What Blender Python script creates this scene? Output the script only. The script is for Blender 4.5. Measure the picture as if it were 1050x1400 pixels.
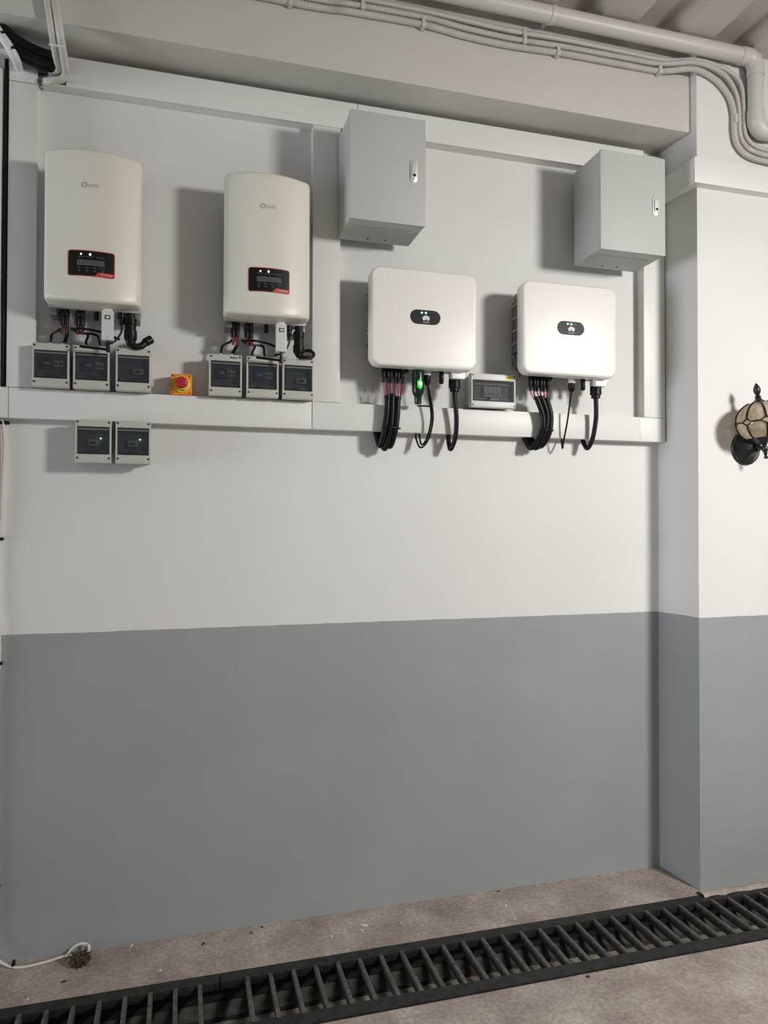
import bpy, bmesh, math, random
from mathutils import Vector, Matrix
random.seed(7)

# ------------------------------------------------------------------ scene, camera, world, light, exposure
for o in list(bpy.data.objects):
    bpy.data.objects.remove(o, do_unlink=True)
scene = bpy.context.scene
COL = scene.collection

F_PX, YAW, PITCH, ROLL = 983.1, 0.27310, 0.01534, 0.00197      # focal length in pixels of a 1050 x 1400 frame
CAM = Vector((0.0, -2.6396, 1.45))
_fw = Vector((math.sin(YAW) * math.cos(PITCH), math.cos(YAW) * math.cos(PITCH), math.sin(PITCH)))
_r0 = Vector((math.cos(YAW), -math.sin(YAW), 0))
_u0 = _r0.cross(_fw)
_r = math.cos(ROLL) * _r0 + math.sin(ROLL) * _u0
_u = -math.sin(ROLL) * _r0 + math.cos(ROLL) * _u0
cam_data = bpy.data.cameras.new('camera')
cam = bpy.data.objects.new('camera', cam_data)
COL.objects.link(cam)
cam_data.sensor_fit = 'HORIZONTAL'
cam_data.sensor_width = 36.0
cam_data.lens = F_PX / 1050.0 * 36.0
cam_data.clip_start = 0.05
cam.matrix_world = Matrix(((_r.x, _u.x, -_fw.x, CAM.x), (_r.y, _u.y, -_fw.y, CAM.y), (_r.z, _u.z, -_fw.z, CAM.z), (0, 0, 0, 1)))
scene.camera = cam

world = bpy.data.worlds.new('world')
scene.world = world
world.use_nodes = True
wb = world.node_tree.nodes['Background']
wb.inputs[0].default_value = (0.98, 0.985, 1.0, 1)
wb.inputs[1].default_value = 0.205

lamp_data = bpy.data.lights.new('assumed_floodlight', 'AREA')  # assumed lamp out of view, placed from the direction of the shadows
lamp_data.shape = 'DISK'
lamp_data.size = 0.50
lamp_data.energy = 91
lamp_data.color = (1.0, 0.975, 0.94)
lamp = bpy.data.objects.new('assumed_floodlight', lamp_data)
COL.objects.link(lamp)
lamp.location = (2.80, -2.75, 2.55)
lamp.rotation_euler = (Vector((1.25, -1.0, 0.0)) - lamp.location).to_track_quat('-Z', 'Y').to_euler()

# added area light for assumed cool daylight far to the side; no doorway built
day_data = bpy.data.lights.new('assumed_daylight', 'AREA')
day_data.shape = 'RECTANGLE'
day_data.size = 2.4
day_data.size_y = 2.1
day_data.energy = 235
day_data.color = (0.86, 0.92, 1.0)
day = bpy.data.objects.new('assumed_daylight', day_data)
COL.objects.link(day)
day.location = (-7.5, -1.3, 1.06)
day.rotation_euler = (Vector((2.0, -0.5, 1.0)) - day.location).to_track_quat('-Z', 'Z').to_euler()

vs = scene.view_settings
vs.view_transform = 'Standard'
vs.look = 'None'
vs.gamma = 1
vs.use_curve_mapping = False
vs.exposure = 0.15


def P(u, v, y):
    """world point on the vertical plane at depth y that the photograph shows at pixel u, v"""
    d = _r * ((u - 525) / F_PX) - _u * ((v - 700) / F_PX) + _fw
    return CAM + d * ((y - CAM.y) / d.y)


def PZ(u, v, z=0.0):
    d = _r * ((u - 525) / F_PX) - _u * ((v - 700) / F_PX) + _fw
    return CAM + d * ((z - CAM.z) / d.z)


# ------------------------------------------------------------------ materials
MATS = {}


def mat(name, color, rough=0.5, metal=0.0, var=0.0, scale=8.0, bump=0.0, bscale=60.0, emit=None, estr=0.0, spec=0.5, trans=0.0, coat=0.0):
    m = bpy.data.materials.new(name)
    m.use_nodes = True
    nt = m.node_tree
    b = nt.nodes['Principled BSDF']
    b.inputs['Base Color'].default_value = (*color, 1)
    b.inputs['Roughness'].default_value = rough
    b.inputs['Metallic'].default_value = metal
    b.inputs['Specular IOR Level'].default_value = spec
    b.inputs['Coat Weight'].default_value = coat
    b.inputs['Transmission Weight'].default_value = trans
    if emit:
        b.inputs['Emission Color'].default_value = (*emit, 1)
        b.inputs['Emission Strength'].default_value = estr
    geo = nt.nodes.new('ShaderNodeNewGeometry')
    if var > 0:
        n = nt.nodes.new('ShaderNodeTexNoise')
        n.inputs['Scale'].default_value = scale
        n.inputs['Detail'].default_value = 5
        nt.links.new(geo.outputs['Position'], n.inputs['Vector'])
        r = nt.nodes.new('ShaderNodeValToRGB')
        r.color_ramp.elements[0].position = 0.3
        r.color_ramp.elements[1].position = 0.7
        r.color_ramp.elements[0].color = (*[c * (1 - var) for c in color], 1)
        r.color_ramp.elements[1].color = (*[min(1, c * (1 + var)) for c in color], 1)
        nt.links.new(n.outputs['Fac'], r.inputs['Fac'])
        nt.links.new(r.outputs['Color'], b.inputs['Base Color'])
    if bump > 0:
        n2 = nt.nodes.new('ShaderNodeTexNoise')
        n2.inputs['Scale'].default_value = bscale
        n2.inputs['Detail'].default_value = 4
        nt.links.new(geo.outputs['Position'], n2.inputs['Vector'])
        bp = nt.nodes.new('ShaderNodeBump')
        bp.inputs['Strength'].default_value = bump
        bp.inputs['Distance'].default_value = 0.01
        nt.links.new(n2.outputs['Fac'], bp.inputs['Height'])
        nt.links.new(bp.outputs['Normal'], b.inputs['Normal'])
    MATS[name] = m
    return m


def wall_paint(name, upper, lower, zline):
    """white emulsion above a grey oil-paint dado; the two paints meet at a level line"""
    m = mat(name, upper, 0.6, bump=0.10, bscale=18)
    nt = m.node_tree
    b = nt.nodes['Principled BSDF']
    geo = nt.nodes.new('ShaderNodeNewGeometry')
    sep = nt.nodes.new('ShaderNodeSeparateXYZ')
    nt.links.new(geo.outputs['Position'], sep.inputs[0])
    wob = nt.nodes.new('ShaderNodeTexNoise')
    wob.inputs['Scale'].default_value = 9
    nt.links.new(geo.outputs['Position'], wob.inputs['Vector'])
    mul = nt.nodes.new('ShaderNodeMath'); mul.operation = 'MULTIPLY_ADD'
    mul.inputs[1].default_value = 0.006
    nt.links.new(wob.outputs['Fac'], mul.inputs[0])
    nt.links.new(sep.outputs['Z'], mul.inputs[2])
    gt = nt.nodes.new('ShaderNodeMath'); gt.operation = 'GREATER_THAN'
    gt.inputs[1].default_value = zline + 0.003
    nt.links.new(mul.outputs[0], gt.inputs[0])
    mix = nt.nodes.new('ShaderNodeMix'); mix.data_type = 'RGBA'
    nt.links.new(gt.outputs[0], mix.inputs[0])
    cols = []
    for c, sc, v in ((lower, 2.2, 0.05), (upper, 1.6, 0.035)):
        n = nt.nodes.new('ShaderNodeTexNoise')
        n.inputs['Scale'].default_value = sc
        n.inputs['Detail'].default_value = 6
        nt.links.new(geo.outputs['Position'], n.inputs['Vector'])
        r = nt.nodes.new('ShaderNodeValToRGB')
        r.color_ramp.elements[0].position = 0.3
        r.color_ramp.elements[1].position = 0.7
        r.color_ramp.elements[0].color = (*[k * (1 - v) for k in c], 1)
        r.color_ramp.elements[1].color = (*[k * (1 + v) for k in c], 1)
        nt.links.new(n.outputs['Fac'], r.inputs['Fac'])
        cols.append(r)
    nt.links.new(cols[0].outputs[0], mix.inputs[6])
    nt.links.new(cols[1].outputs[0], mix.inputs[7])
    nt.links.new(mix.outputs[2], b.inputs['Base Color'])
    rr = nt.nodes.new('ShaderNodeMapRange')
    rr.inputs['To Min'].default_value = 0.42
    rr.inputs['To Max'].default_value = 0.62
    nt.links.new(gt.outputs[0], rr.inputs['Value'])
    nt.links.new(rr.outputs[0], b.inputs['Roughness'])
    return m


def concrete(name, c1, c2, c3, s=1.0):
    """blotchy worn concrete with speckles"""
    m = mat(name, c1, 0.75, bump=0.25, bscale=45)
    nt = m.node_tree
    b = nt.nodes['Principled BSDF']
    geo = nt.nodes.new('ShaderNodeNewGeometry')
    n = nt.nodes.new('ShaderNodeTexNoise'); n.inputs['Scale'].default_value = 5 * s; n.inputs['Detail'].default_value = 8
    n.inputs['Roughness'].default_value = 0.65
    nt.links.new(geo.outputs['Position'], n.inputs['Vector'])
    r = nt.nodes.new('ShaderNodeValToRGB')
    r.color_ramp.elements[0].position = 0.32
    r.color_ramp.elements[1].position = 0.68
    r.color_ramp.elements[0].color = (*c2, 1)
    r.color_ramp.elements[1].color = (*c3, 1)
    e = r.color_ramp.elements.new(0.5); e.color = (*c1, 1)
    nt.links.new(n.outputs['Fac'], r.inputs['Fac'])
    n2 = nt.nodes.new('ShaderNodeTexNoise'); n2.inputs['Scale'].default_value = 70 * s; n2.inputs['Detail'].default_value = 3
    nt.links.new(geo.outputs['Position'], n2.inputs['Vector'])
    r2 = nt.nodes.new('ShaderNodeValToRGB')
    r2.color_ramp.elements[0].position = 0.35; r2.color_ramp.elements[0].color = (0.82, 0.82, 0.82, 1)
    r2.color_ramp.elements[1].position = 0.66; r2.color_ramp.elements[1].color = (1.12, 1.12, 1.12, 1)
    nt.links.new(n2.outputs['Fac'], r2.inputs['Fac'])
    mx = nt.nodes.new('ShaderNodeMix'); mx.data_type = 'RGBA'; mx.blend_type = 'MULTIPLY'
    mx.inputs[0].default_value = 1
    nt.links.new(r.outputs[0], mx.inputs[6]); nt.links.new(r2.outputs[0], mx.inputs[7])
    nt.links.new(mx.outputs[2], b.inputs['Base Color'])
    return m


def pane(name, tint, rough=0.05, keep=0.5, gloss=0.035):
    """clear tinted plastic: what lies behind shows through the tint"""
    m = bpy.data.materials.new(name)
    m.use_nodes = True
    nt = m.node_tree
    nt.nodes.clear()
    out = nt.nodes.new('ShaderNodeOutputMaterial')
    tr = nt.nodes.new('ShaderNodeBsdfTransparent'); tr.inputs[0].default_value = (*tint, 1)
    df = nt.nodes.new('ShaderNodeBsdfDiffuse'); df.inputs[0].default_value = (*[c * 0.6 for c in tint], 1)
    gl = nt.nodes.new('ShaderNodeBsdfGlossy'); gl.inputs['Roughness'].default_value = rough
    m1 = nt.nodes.new('ShaderNodeMixShader'); m1.inputs[0].default_value = 1 - keep
    nt.links.new(tr.outputs[0], m1.inputs[1]); nt.links.new(df.outputs[0], m1.inputs[2])
    m2 = nt.nodes.new('ShaderNodeMixShader'); m2.inputs[0].default_value = gloss
    nt.links.new(m1.outputs[0], m2.inputs[1]); nt.links.new(gl.outputs[0], m2.inputs[2])
    nt.links.new(m2.outputs[0], out.inputs[0])
    MATS[name] = m
    return m


def lantern_glass(name):
    m = bpy.data.materials.new(name)
    m.use_nodes = True
    nt = m.node_tree
    nt.nodes.clear()
    out = nt.nodes.new('ShaderNodeOutputMaterial')
    geo = nt.nodes.new('ShaderNodeNewGeometry')
    n = nt.nodes.new('ShaderNodeTexNoise'); n.inputs['Scale'].default_value = 35; n.inputs['Detail'].default_value = 4
    nt.links.new(geo.outputs['Position'], n.inputs['Vector'])
    r = nt.nodes.new('ShaderNodeValToRGB')
    r.color_ramp.elements[0].position = 0.35; r.color_ramp.elements[0].color = (0.66, 0.55, 0.38, 1)
    r.color_ramp.elements[1].position = 0.65; r.color_ramp.elements[1].color = (0.96, 0.88, 0.70, 1)
    nt.links.new(n.outputs['Fac'], r.inputs['Fac'])
    df = nt.nodes.new('ShaderNodeBsdfDiffuse'); tl = nt.nodes.new('ShaderNodeBsdfTranslucent')
    tr = nt.nodes.new('ShaderNodeBsdfTransparent'); gl = nt.nodes.new('ShaderNodeBsdfGlossy'); gl.inputs['Roughness'].default_value = 0.15
    for s in (df, tl, tr):
        nt.links.new(r.outputs[0], s.inputs[0])
    a = nt.nodes.new('ShaderNodeMixShader'); a.inputs[0].default_value = 0.5
    nt.links.new(df.outputs[0], a.inputs[1]); nt.links.new(tl.outputs[0], a.inputs[2])
    b = nt.nodes.new('ShaderNodeMixShader'); b.inputs[0].default_value = 0.3
    nt.links.new(a.outputs[0], b.inputs[1]); nt.links.new(tr.outputs[0], b.inputs[2])
    c = nt.nodes.new('ShaderNodeMixShader'); c.inputs[0].default_value = 0.08
    nt.links.new(b.outputs[0], c.inputs[1]); nt.links.new(gl.outputs[0], c.inputs[2])
    nt.links.new(c.outputs[0], out.inputs[0])
    MATS[name] = m
    return m


WHITE = (0.72, 0.71, 0.695)
DADO = (0.315, 0.334, 0.338)
wall_paint('wall_paint', WHITE, DADO, 1.076)
mat('beam_paint', (0.545, 0.525, 0.485), 0.65, var=0.04, scale=2, bump=0.12, bscale=14)
concrete('floor_concrete', (0.335, 0.285, 0.25), (0.245, 0.20, 0.172), (0.45, 0.395, 0.345))
concrete('channel_concrete', (0.20, 0.175, 0.14), (0.09, 0.08, 0.065), (0.34, 0.31, 0.26), 2.0)
mat('channel_wall_shade', (0.014, 0.013, 0.011), 0.6, var=0.5, scale=30)  # shade inside the drain channel, painted into the colour of its upright walls
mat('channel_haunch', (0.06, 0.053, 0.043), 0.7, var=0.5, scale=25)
concrete('mortar', (0.34, 0.31, 0.26), (0.24, 0.22, 0.18), (0.44, 0.40, 0.34), 3.0)
mat('deck_steel', (0.52, 0.475, 0.435), 0.5, 0.0, var=0.08, scale=3, bump=0.05)
mat('trunking_white', (0.74, 0.735, 0.71), 0.42, var=0.02, scale=3)
mat('trunking_inside', (0.50, 0.49, 0.47), 0.55)
mat('inverter_cream', (0.74, 0.72, 0.63), 0.38, var=0.012, scale=4)
mat('casting_grey', (0.42, 0.42, 0.40), 0.5, 0.2)
mat('inverter_white', (0.82, 0.80, 0.755), 0.36)
mat('heat_sink_grey', (0.20, 0.20, 0.20), 0.45, 0.4)
mat('panel_black', (0.008, 0.008, 0.009), 0.45, spec=0.25)
mat('panel_maroon', (0.30, 0.012, 0.02), 0.35)
mat('lcd_grey', (0.085, 0.09, 0.09), 0.3)
mat('tag_red', (0.60, 0.035, 0.035), 0.4)
mat('print_white', (0.75, 0.75, 0.75), 0.5)
mat('print_grey', (0.30, 0.29, 0.26), 0.5)
mat('print_pale', (0.45, 0.43, 0.38), 0.5)
mat('print_dim', (0.16, 0.17, 0.16), 0.5)
mat('print_black', (0.02, 0.02, 0.02), 0.5)
mat('button_grey', (0.055, 0.055, 0.055), 0.35)
mat('led_white', (0.9, 0.95, 0.9), 0.3, emit=(0.85, 1.0, 0.9), estr=3.0)
mat('led_green', (0.3, 0.9, 0.5), 0.3, emit=(0.35, 1.0, 0.6), estr=3.0)
mat('led_pink', (0.9, 0.6, 0.6), 0.3, emit=(1.0, 0.75, 0.75), estr=2.5)
mat('dongle_glow', (0.02, 0.5, 0.06), 0.25, emit=(0.03, 0.9, 0.10), estr=0.35)
mat('dongle_core', (0.4, 1.0, 0.45), 0.25, emit=(0.35, 1.0, 0.45), estr=4.0)
mat('dongle_body', (0.006, 0.02, 0.012), 0.25)
mat('cabinet_grey', (0.475, 0.495, 0.475), 0.55, var=0.02, scale=5)
mat('cabinet_seal', (0.03, 0.03, 0.03), 0.7)
mat('chrome', (0.82, 0.82, 0.82), 0.38, 0.6)
mat('hole_black', (0.015, 0.015, 0.015), 0.8)
mat('box_grey', (0.50, 0.50, 0.455), 0.45)
mat('box_side', (0.30, 0.30, 0.285), 0.55)
mat('box_light', (0.64, 0.64, 0.62), 0.42)
mat('box_inside', (0.17, 0.18, 0.18), 0.6)
mat('inside_grey', (0.30, 0.30, 0.30), 0.6)
mat('breaker_grey', (0.48, 0.50, 0.50), 0.5)
mat('breaker_dark', (0.045, 0.055, 0.075), 0.45)
mat('breaker_blue', (0.05, 0.09, 0.24), 0.45)
mat('breaker_white', (0.62, 0.62, 0.61), 0.5)
pane('smoked_pane', (0.60, 0.64, 0.65), 0.03, 0.965)
pane('clear_pane', (0.64, 0.64, 0.64), 0.5, 0.95, 0.006)
mat('screw_black', (0.02, 0.02, 0.02), 0.5)
mat('cable_black', (0.008, 0.008, 0.0085), 0.42, spec=0.22)
mat('sleeve_black', (0.008, 0.008, 0.0085), 0.36, spec=0.22)
mat('plug_black', (0.008, 0.008, 0.0085), 0.4, spec=0.22)
mat('plug_grey', (0.20, 0.20, 0.195), 0.4)
mat('wire_red', (0.16, 0.02, 0.035), 0.45)
mat('wire_maroon', (0.07, 0.02, 0.022), 0.45)
mat('wire_peach', (0.62, 0.46, 0.38), 0.5)
mat('wire_pink', (0.42, 0.10, 0.14), 0.45)
mat('gland_silver', (0.88, 0.88, 0.86), 0.3)
mat('stick_white', (0.66, 0.66, 0.65), 0.32)
mat('stop_yellow', (0.80, 0.30, 0.02), 0.42)
mat('stop_ring', (0.82, 0.52, 0.05), 0.42)
mat('stop_red', (0.42, 0.015, 0.02), 0.38)
mat('sticker_yellow', (0.85, 0.72, 0.06), 0.5)
mat('pvc_white', (0.55, 0.53, 0.495), 0.42, var=0.03, scale=6)
mat('conduit_grey', (0.50, 0.48, 0.45), 0.5, var=0.04, scale=10)
mat('pvc_dirty', (0.55, 0.54, 0.49), 0.5, var=0.12, scale=25)
mat('tape_white', (0.72, 0.73, 0.74), 0.5)
mat('wire_white', (0.66, 0.62, 0.54), 0.5)
mat('iron_black', (0.036, 0.036, 0.035), 0.5, 0.5, var=0.35, scale=40, bump=0.25, bscale=120)
mat('bar_iron', (0.13, 0.125, 0.115), 0.5, 0.55, var=0.4, scale=60, bump=0.3, bscale=160)
mat('lantern_black', (0.010, 0.011, 0.012), 0.38, 0.0, coat=0.2)
mat('lantern_bronze', (0.022, 0.014, 0.009), 0.4, 0.3)
lantern_glass('lantern_glass')
mat('bulb_white', (0.75, 0.72, 0.65), 0.4)
mat('moss_brown', (0.065, 0.045, 0.028), 0.9, var=0.5, scale=120, bump=0.6, bscale=200)
mat('leaf_brown', (0.075, 0.05, 0.03), 0.7)
mat('scrap_white', (0.66, 0.64, 0.60), 0.6)

# ------------------------------------------------------------------ mesh helpers
ORG = {}


def catmull(pts, step=0.006):
    pts = [Vector(p) for p in pts]
    if len(pts) == 2:
        n = max(2, int((pts[1] - pts[0]).length / step))
        return [pts[0].lerp(pts[1], i / n) for i in range(n + 1)]
    ext = [pts[0] * 2 - pts[1]] + pts + [pts[-1] * 2 - pts[-2]]
    out = []
    for i in range(1, len(ext) - 2):
        a, b, c, d = ext[i - 1:i + 3]
        n = max(2, int((c - b).length / step))
        for k in range(n):
            t = k / n
            out.append(0.5 * ((2 * b) + (c - a) * t + (2 * a - 5 * b + 4 * c - d) * t * t + (3 * b - a - 3 * c + d) * t ** 3))
    out.append(pts[-1])
    return out


def rrect(w, h, r, n=5, cx=0, cy=0):
    pts = []
    for sx, sy, a0 in ((1, 1, 0), (-1, 1, 90), (-1, -1, 180), (1, -1, 270)):
        for k in range(n + 1):
            a = math.radians(a0 + 90 * k / n)
            pts.append((cx + sx * (w / 2 - r) + r * math.cos(a), cy + sy * (h / 2 - r) + r * math.sin(a)))
    return pts


def circ(r, n, cx=0, cy=0, a0=0):
    return [(cx + r * math.cos(a0 + 2 * math.pi * k / n), cy + r * math.sin(a0 + 2 * math.pi * k / n)) for k in range(n)]


class MB:
    def __init__(self):
        self.bm = bmesh.new()

    def _merge(self, b):
        me = bpy.data.meshes.new('tmp')
        b.to_mesh(me)
        b.free()
        self.bm.from_mesh(me)
        bpy.data.meshes.remove(me)
        return self

    def box(self, x0, x1, y0, y1, z0, z1, bev=0.0, seg=2):
        b = bmesh.new()
        bmesh.ops.create_cube(b, size=1)
        for v in b.verts:
            v.co = Vector(((x0 + x1) / 2 + v.co.x * (x1 - x0), (y0 + y1) / 2 + v.co.y * (y1 - y0), (z0 + z1) / 2 + v.co.z * (z1 - z0)))
        if bev > 0:
            bmesh.ops.bevel(b, geom=b.edges[:], offset=bev, segments=seg, profile=0.6, affect='EDGES')
        return self._merge(b)

    def prism(self, pts, y0, y1, bev=0.0, seg=2, plane='xz', ring=None):
        """outline pts in plane extruded from y0 (near, smaller) to y1; ring cuts a hole of that outline (same count)"""
        b = bmesh.new()

        def co(p, t):
            if plane == 'xz':
                return (p[0], t, p[1])
            if plane == 'xy':
                return (p[0], p[1], t)
            return (t, p[0], p[1])
        A = [b.verts.new(co(p, y0)) for p in pts]
        B = [b.verts.new(co(p, y1)) for p in pts]
        n = len(pts)
        for i in range(n):
            j = (i + 1) % n
            b.faces.new((A[i], A[j], B[j], B[i]))
        if ring:
            C = [b.verts.new(co(p, y0)) for p in ring]
            D = [b.verts.new(co(p, y1)) for p in ring]
            for i in range(n):
                j = (i + 1) % n
                b.faces.new((C[j], C[i], D[i], D[j]))
                b.faces.new((A[j], A[i], C[i], C[j]))
                b.faces.new((B[i], B[j], D[j], D[i]))
        else:
            fa = b.faces.new(A[::-1])
            b.faces.new(B)
            if bev > 0:
                bmesh.ops.bevel(b, geom=list(fa.edges), offset=bev, segments=seg, profile=0.5, affect='EDGES')
        bmesh.ops.recalc_face_normals(b, faces=b.faces[:])
        return self._merge(b)

    def rounded(self, w, h, r, y0, y1, cx, cz, e, n=8, steps=5):
        """rounded-rectangle slab facing -y with a rounded front edge of radius e"""
        b = self.bm
        rings = []
        for k in range(steps + 1):
            a = math.pi / 2 * k / steps
            i = e * (1 - math.sin(a))
            rings.append([b.verts.new((p[0], y0 + e * (1 - math.cos(a)), p[1])) for p in rrect(w - 2 * i, h - 2 * i, r - i, n, cx, cz)])
        rings.append([b.verts.new((p[0], y1, p[1])) for p in rrect(w, h, r, n, cx, cz)])
        m = len(rings[0])
        for p, q in zip(rings, rings[1:]):
            for k in range(m):
                b.faces.new((p[k], p[(k + 1) % m], q[(k + 1) % m], q[k]))
        b.faces.new(rings[0])
        b.faces.new(rings[-1][::-1])
        return self

    def tube(self, pts, r, seg=10, step=0.006, smooth=True, caps=True, corr=0.0, pitch=0.006):
        path = catmull(pts, step) if smooth else [Vector(p) for p in pts]
        if corr > 0:
            path = catmull(pts, pitch / 2)
        b = self.bm
        t0 = (path[1] - path[0]).normalized()
        up = Vector((0, 0, 1)) if abs(t0.z) < 0.9 else Vector((1, 0, 0))
        nrm = (up - t0 * up.dot(t0)).normalized()
        rings = []
        for i, p in enumerate(path):
            t = (path[min(i + 1, len(path) - 1)] - path[max(i - 1, 0)])
            t = t.normalized() if t.length > 1e-9 else t0
            nrm = (nrm - t * nrm.dot(t)).normalized()
            bn = t.cross(nrm)
            rr = r(i / (len(path) - 1)) if callable(r) else r
            if corr > 0 and i % 2:
                rr *= 1 - corr
            rings.append([b.verts.new(p + (nrm * math.cos(2 * math.pi * k / seg) + bn * math.sin(2 * math.pi * k / seg)) * rr) for k in range(seg)])
        for a, c in zip(rings, rings[1:]):
            for k in range(seg):
                b.faces.new((a[k], a[(k + 1) % seg], c[(k + 1) % seg], c[k]))
        if caps:
            b.faces.new(rings[0][::-1])
            b.faces.new(rings[-1])
        return self

    def lathe(self, prof, c, axis=(0, 0, 1), seg=20, ph=0.0):
        """prof: (radius, height) pairs along axis from c"""
        ax = Vector(axis).normalized()
        q = Vector((0, 0, 1)).rotation_difference(ax)
        b = self.bm
        rings = []
        for r, h in prof:
            rings.append([b.verts.new(Vector(c) + q @ Vector((max(r, 1e-5) * math.cos(ph + 2 * math.pi * k / seg), max(r, 1e-5) * math.sin(ph + 2 * math.pi * k / seg), h))) for k in range(seg)])
        for a, d in zip(rings, rings[1:]):
            for k in range(seg):
                b.faces.new((a[k], a[(k + 1) % seg], d[(k + 1) % seg], d[k]))
        b.faces.new(rings[0][::-1])
        b.faces.new(rings[-1])
        return self

    def cyl(self, c, axis, r, L, seg=16, bev=0.0):
        if bev > 0:
            return self.lathe([(r - bev, 0), (r, bev), (r, L - bev), (r - bev, L)], c, axis, seg)
        return self.lathe([(r, 0), (r, L)], c, axis, seg)

    def text(self, body, size, loc, extrude=0.0003, tilt=0.0):
        """flat lettering facing -y, centred on loc"""
        cu = bpy.data.curves.new('t', 'FONT')
        cu.body = body
        cu.size = size
        cu.align_x = 'CENTER'
        cu.align_y = 'CENTER'
        cu.extrude = extrude
        cu.resolution_u = 2
        o = bpy.data.objects.new('t', cu)
        COL.objects.link(o)
        dg = bpy.context.evaluated_depsgraph_get()
        me = bpy.data.meshes.new_from_object(o.evaluated_get(dg))
        me.transform(Matrix.Translation(loc) @ Matrix.Rotation(math.pi / 2, 4, 'X') @ Matrix.Rotation(tilt, 4, 'Z'))
        self.bm.from_mesh(me)
        bpy.data.objects.remove(o)
        bpy.data.curves.remove(cu)
        bpy.data.meshes.remove(me)
        return self

    def curved(self, fn):
        for v in self.bm.verts:
            v.co = Vector(fn(v.co))
        return self

    def build(self, name, material, parent=None, angle=35):
        me = bpy.data.meshes.new(name)
        off = ORG.get(parent.name, Vector((0, 0, 0))) if parent else Vector((0, 0, 0))
        for v in self.bm.verts:
            v.co -= off
        bmesh.ops.recalc_face_normals(self.bm, faces=self.bm.faces[:])
        self.bm.to_mesh(me)
        self.bm.free()
        me.polygons.foreach_set('use_smooth', [True] * len(me.polygons))
        me.set_sharp_from_angle(angle=math.radians(angle))
        me.materials.append(MATS[material])
        o = bpy.data.objects.new(name, me)
        COL.objects.link(o)
        if parent:
            o.parent = parent
            ORG[o.name] = off
        return o


def thing(name, label, cat, loc, group=None):
    o = bpy.data.objects.new(name, None)
    o.empty_display_size = 0.05
    COL.objects.link(o)
    o.location = loc
    ORG[o.name] = Vector(loc)
    return tag(o, label, cat, group)


def tag(o, label, cat, group=None):
    o['label'] = label
    o['category'] = cat
    if group:
        o['group'] = group
    return o


def struct(o, label=None):
    o['kind'] = 'structure'
    if label:
        o['label'] = label
    return o


def copy_tree(o, parent=None):
    c = o.copy()
    COL.objects.link(c)
    c.parent = parent
    for ch in list(o.children):
        copy_tree(ch, c)
    return c


def dup(o, shift, label, group=None):
    c = copy_tree(o)
    c.location = Vector(o.location) + Vector(shift)
    c['label'] = label
    if group:
        c['group'] = group
    return c


# ------------------------------------------------------------------ the setting
Z_DECK = 3.375
Y_BEAM = -0.19
Z_BEAM = 3.034
Y_PIL = -0.222
struct(MB().box(-4.0, 6.0, 0.0, 0.2, -0.3, 3.6).build('wall_back', 'wall_paint'), 'white painted wall with a grey dado')
struct(MB().box(-4.0, 6.0, Y_BEAM, 0.0, Z_BEAM, Z_DECK + 0.05, 0.004).build('wall_upper', 'beam_paint'), 'painted beam above the wall niche')
struct(MB().prism([(1.955, 0.0), (1.977, Y_PIL), (6.0, Y_PIL), (6.0, 0.0)], -0.25, Z_DECK, plane='xy').build('wall_right', 'wall_paint'), 'white pilaster with a grey dado')

# floor with the drain channel cut into it
G0, G1 = -0.256, -0.560
mb = MB()
prof = [(0.2, 0.0), (G0 + 0.004, 0.0), (G0 + 0.004, -0.02), (G0 - 0.012, -0.02), (G0 - 0.012, -0.078), (-0.292, -0.090), (-0.318, -0.094), (-0.322, -0.106), (-0.47, -0.102), (G1 + 0.02, -0.098), (G1 + 0.012, -0.02), (G1 - 0.004, -0.02), (G1 - 0.004, 0.0), (-6.0, 0.0), (-6.0, -0.25), (0.2, -0.25)]
mb.prism(prof, -4.0, 6.0, plane='yz')
fl = mb.build('floor', 'floor_concrete', angle=20)
for nm in ('channel_concrete', 'channel_wall_shade', 'channel_haunch'):
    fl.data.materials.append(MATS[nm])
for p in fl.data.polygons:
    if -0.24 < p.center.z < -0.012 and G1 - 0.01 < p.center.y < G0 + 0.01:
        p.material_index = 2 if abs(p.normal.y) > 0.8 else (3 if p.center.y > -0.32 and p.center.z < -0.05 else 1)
struct(fl, 'worn concrete floor with a drain channel')

# ribbed steel deck overhead, ribs running away from the wall
mb = MB()
x = -2.5
pr = []
off = 1.52 % 0.345
k = -9
while True:
    x0 = off + k * 0.345
    if x0 > 5.5:
        break
    pr += [(x0, Z_DECK), (x0 + 0.15, Z_DECK), (x0 + 0.178, Z_DECK + 0.055), (x0 + 0.317, Z_DECK + 0.055)]
    k += 1
mb.prism(pr + [(pr[-1][0], Z_DECK + 0.12), (pr[0][0], Z_DECK + 0.12)], -6.0, 0.0, plane='xz')
struct(mb.build('ceiling', 'deck_steel', angle=20), 'ribbed steel deck ceiling')


# ------------------------------------------------------------------ cable trunking (white lidded channels)
def trunk_h(label, x0, x1, z0, z1, lids, d=0.05, y=0.0):
    t = thing('cable_trunking', label, 'trunking', (x0, y, z0), 'white cable trunking')
    MB().box(x0, x1, y - 0.004, y, z0, z1).box(x0, x1, y - d + 0.004, y - 0.004, z0, z0 + 0.003).box(x0, x1, y - d + 0.004, y - 0.004, z1 - 0.003, z1).build('channel', 'trunking_white', t)
    for a, b, dz in lids:
        MB().box(a, b, y - d - dz, y - d + 0.005, z0 - 0.001, z1 + 0.001, 0.0018).build('lid', 'trunking_white', t)
    return t


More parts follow.
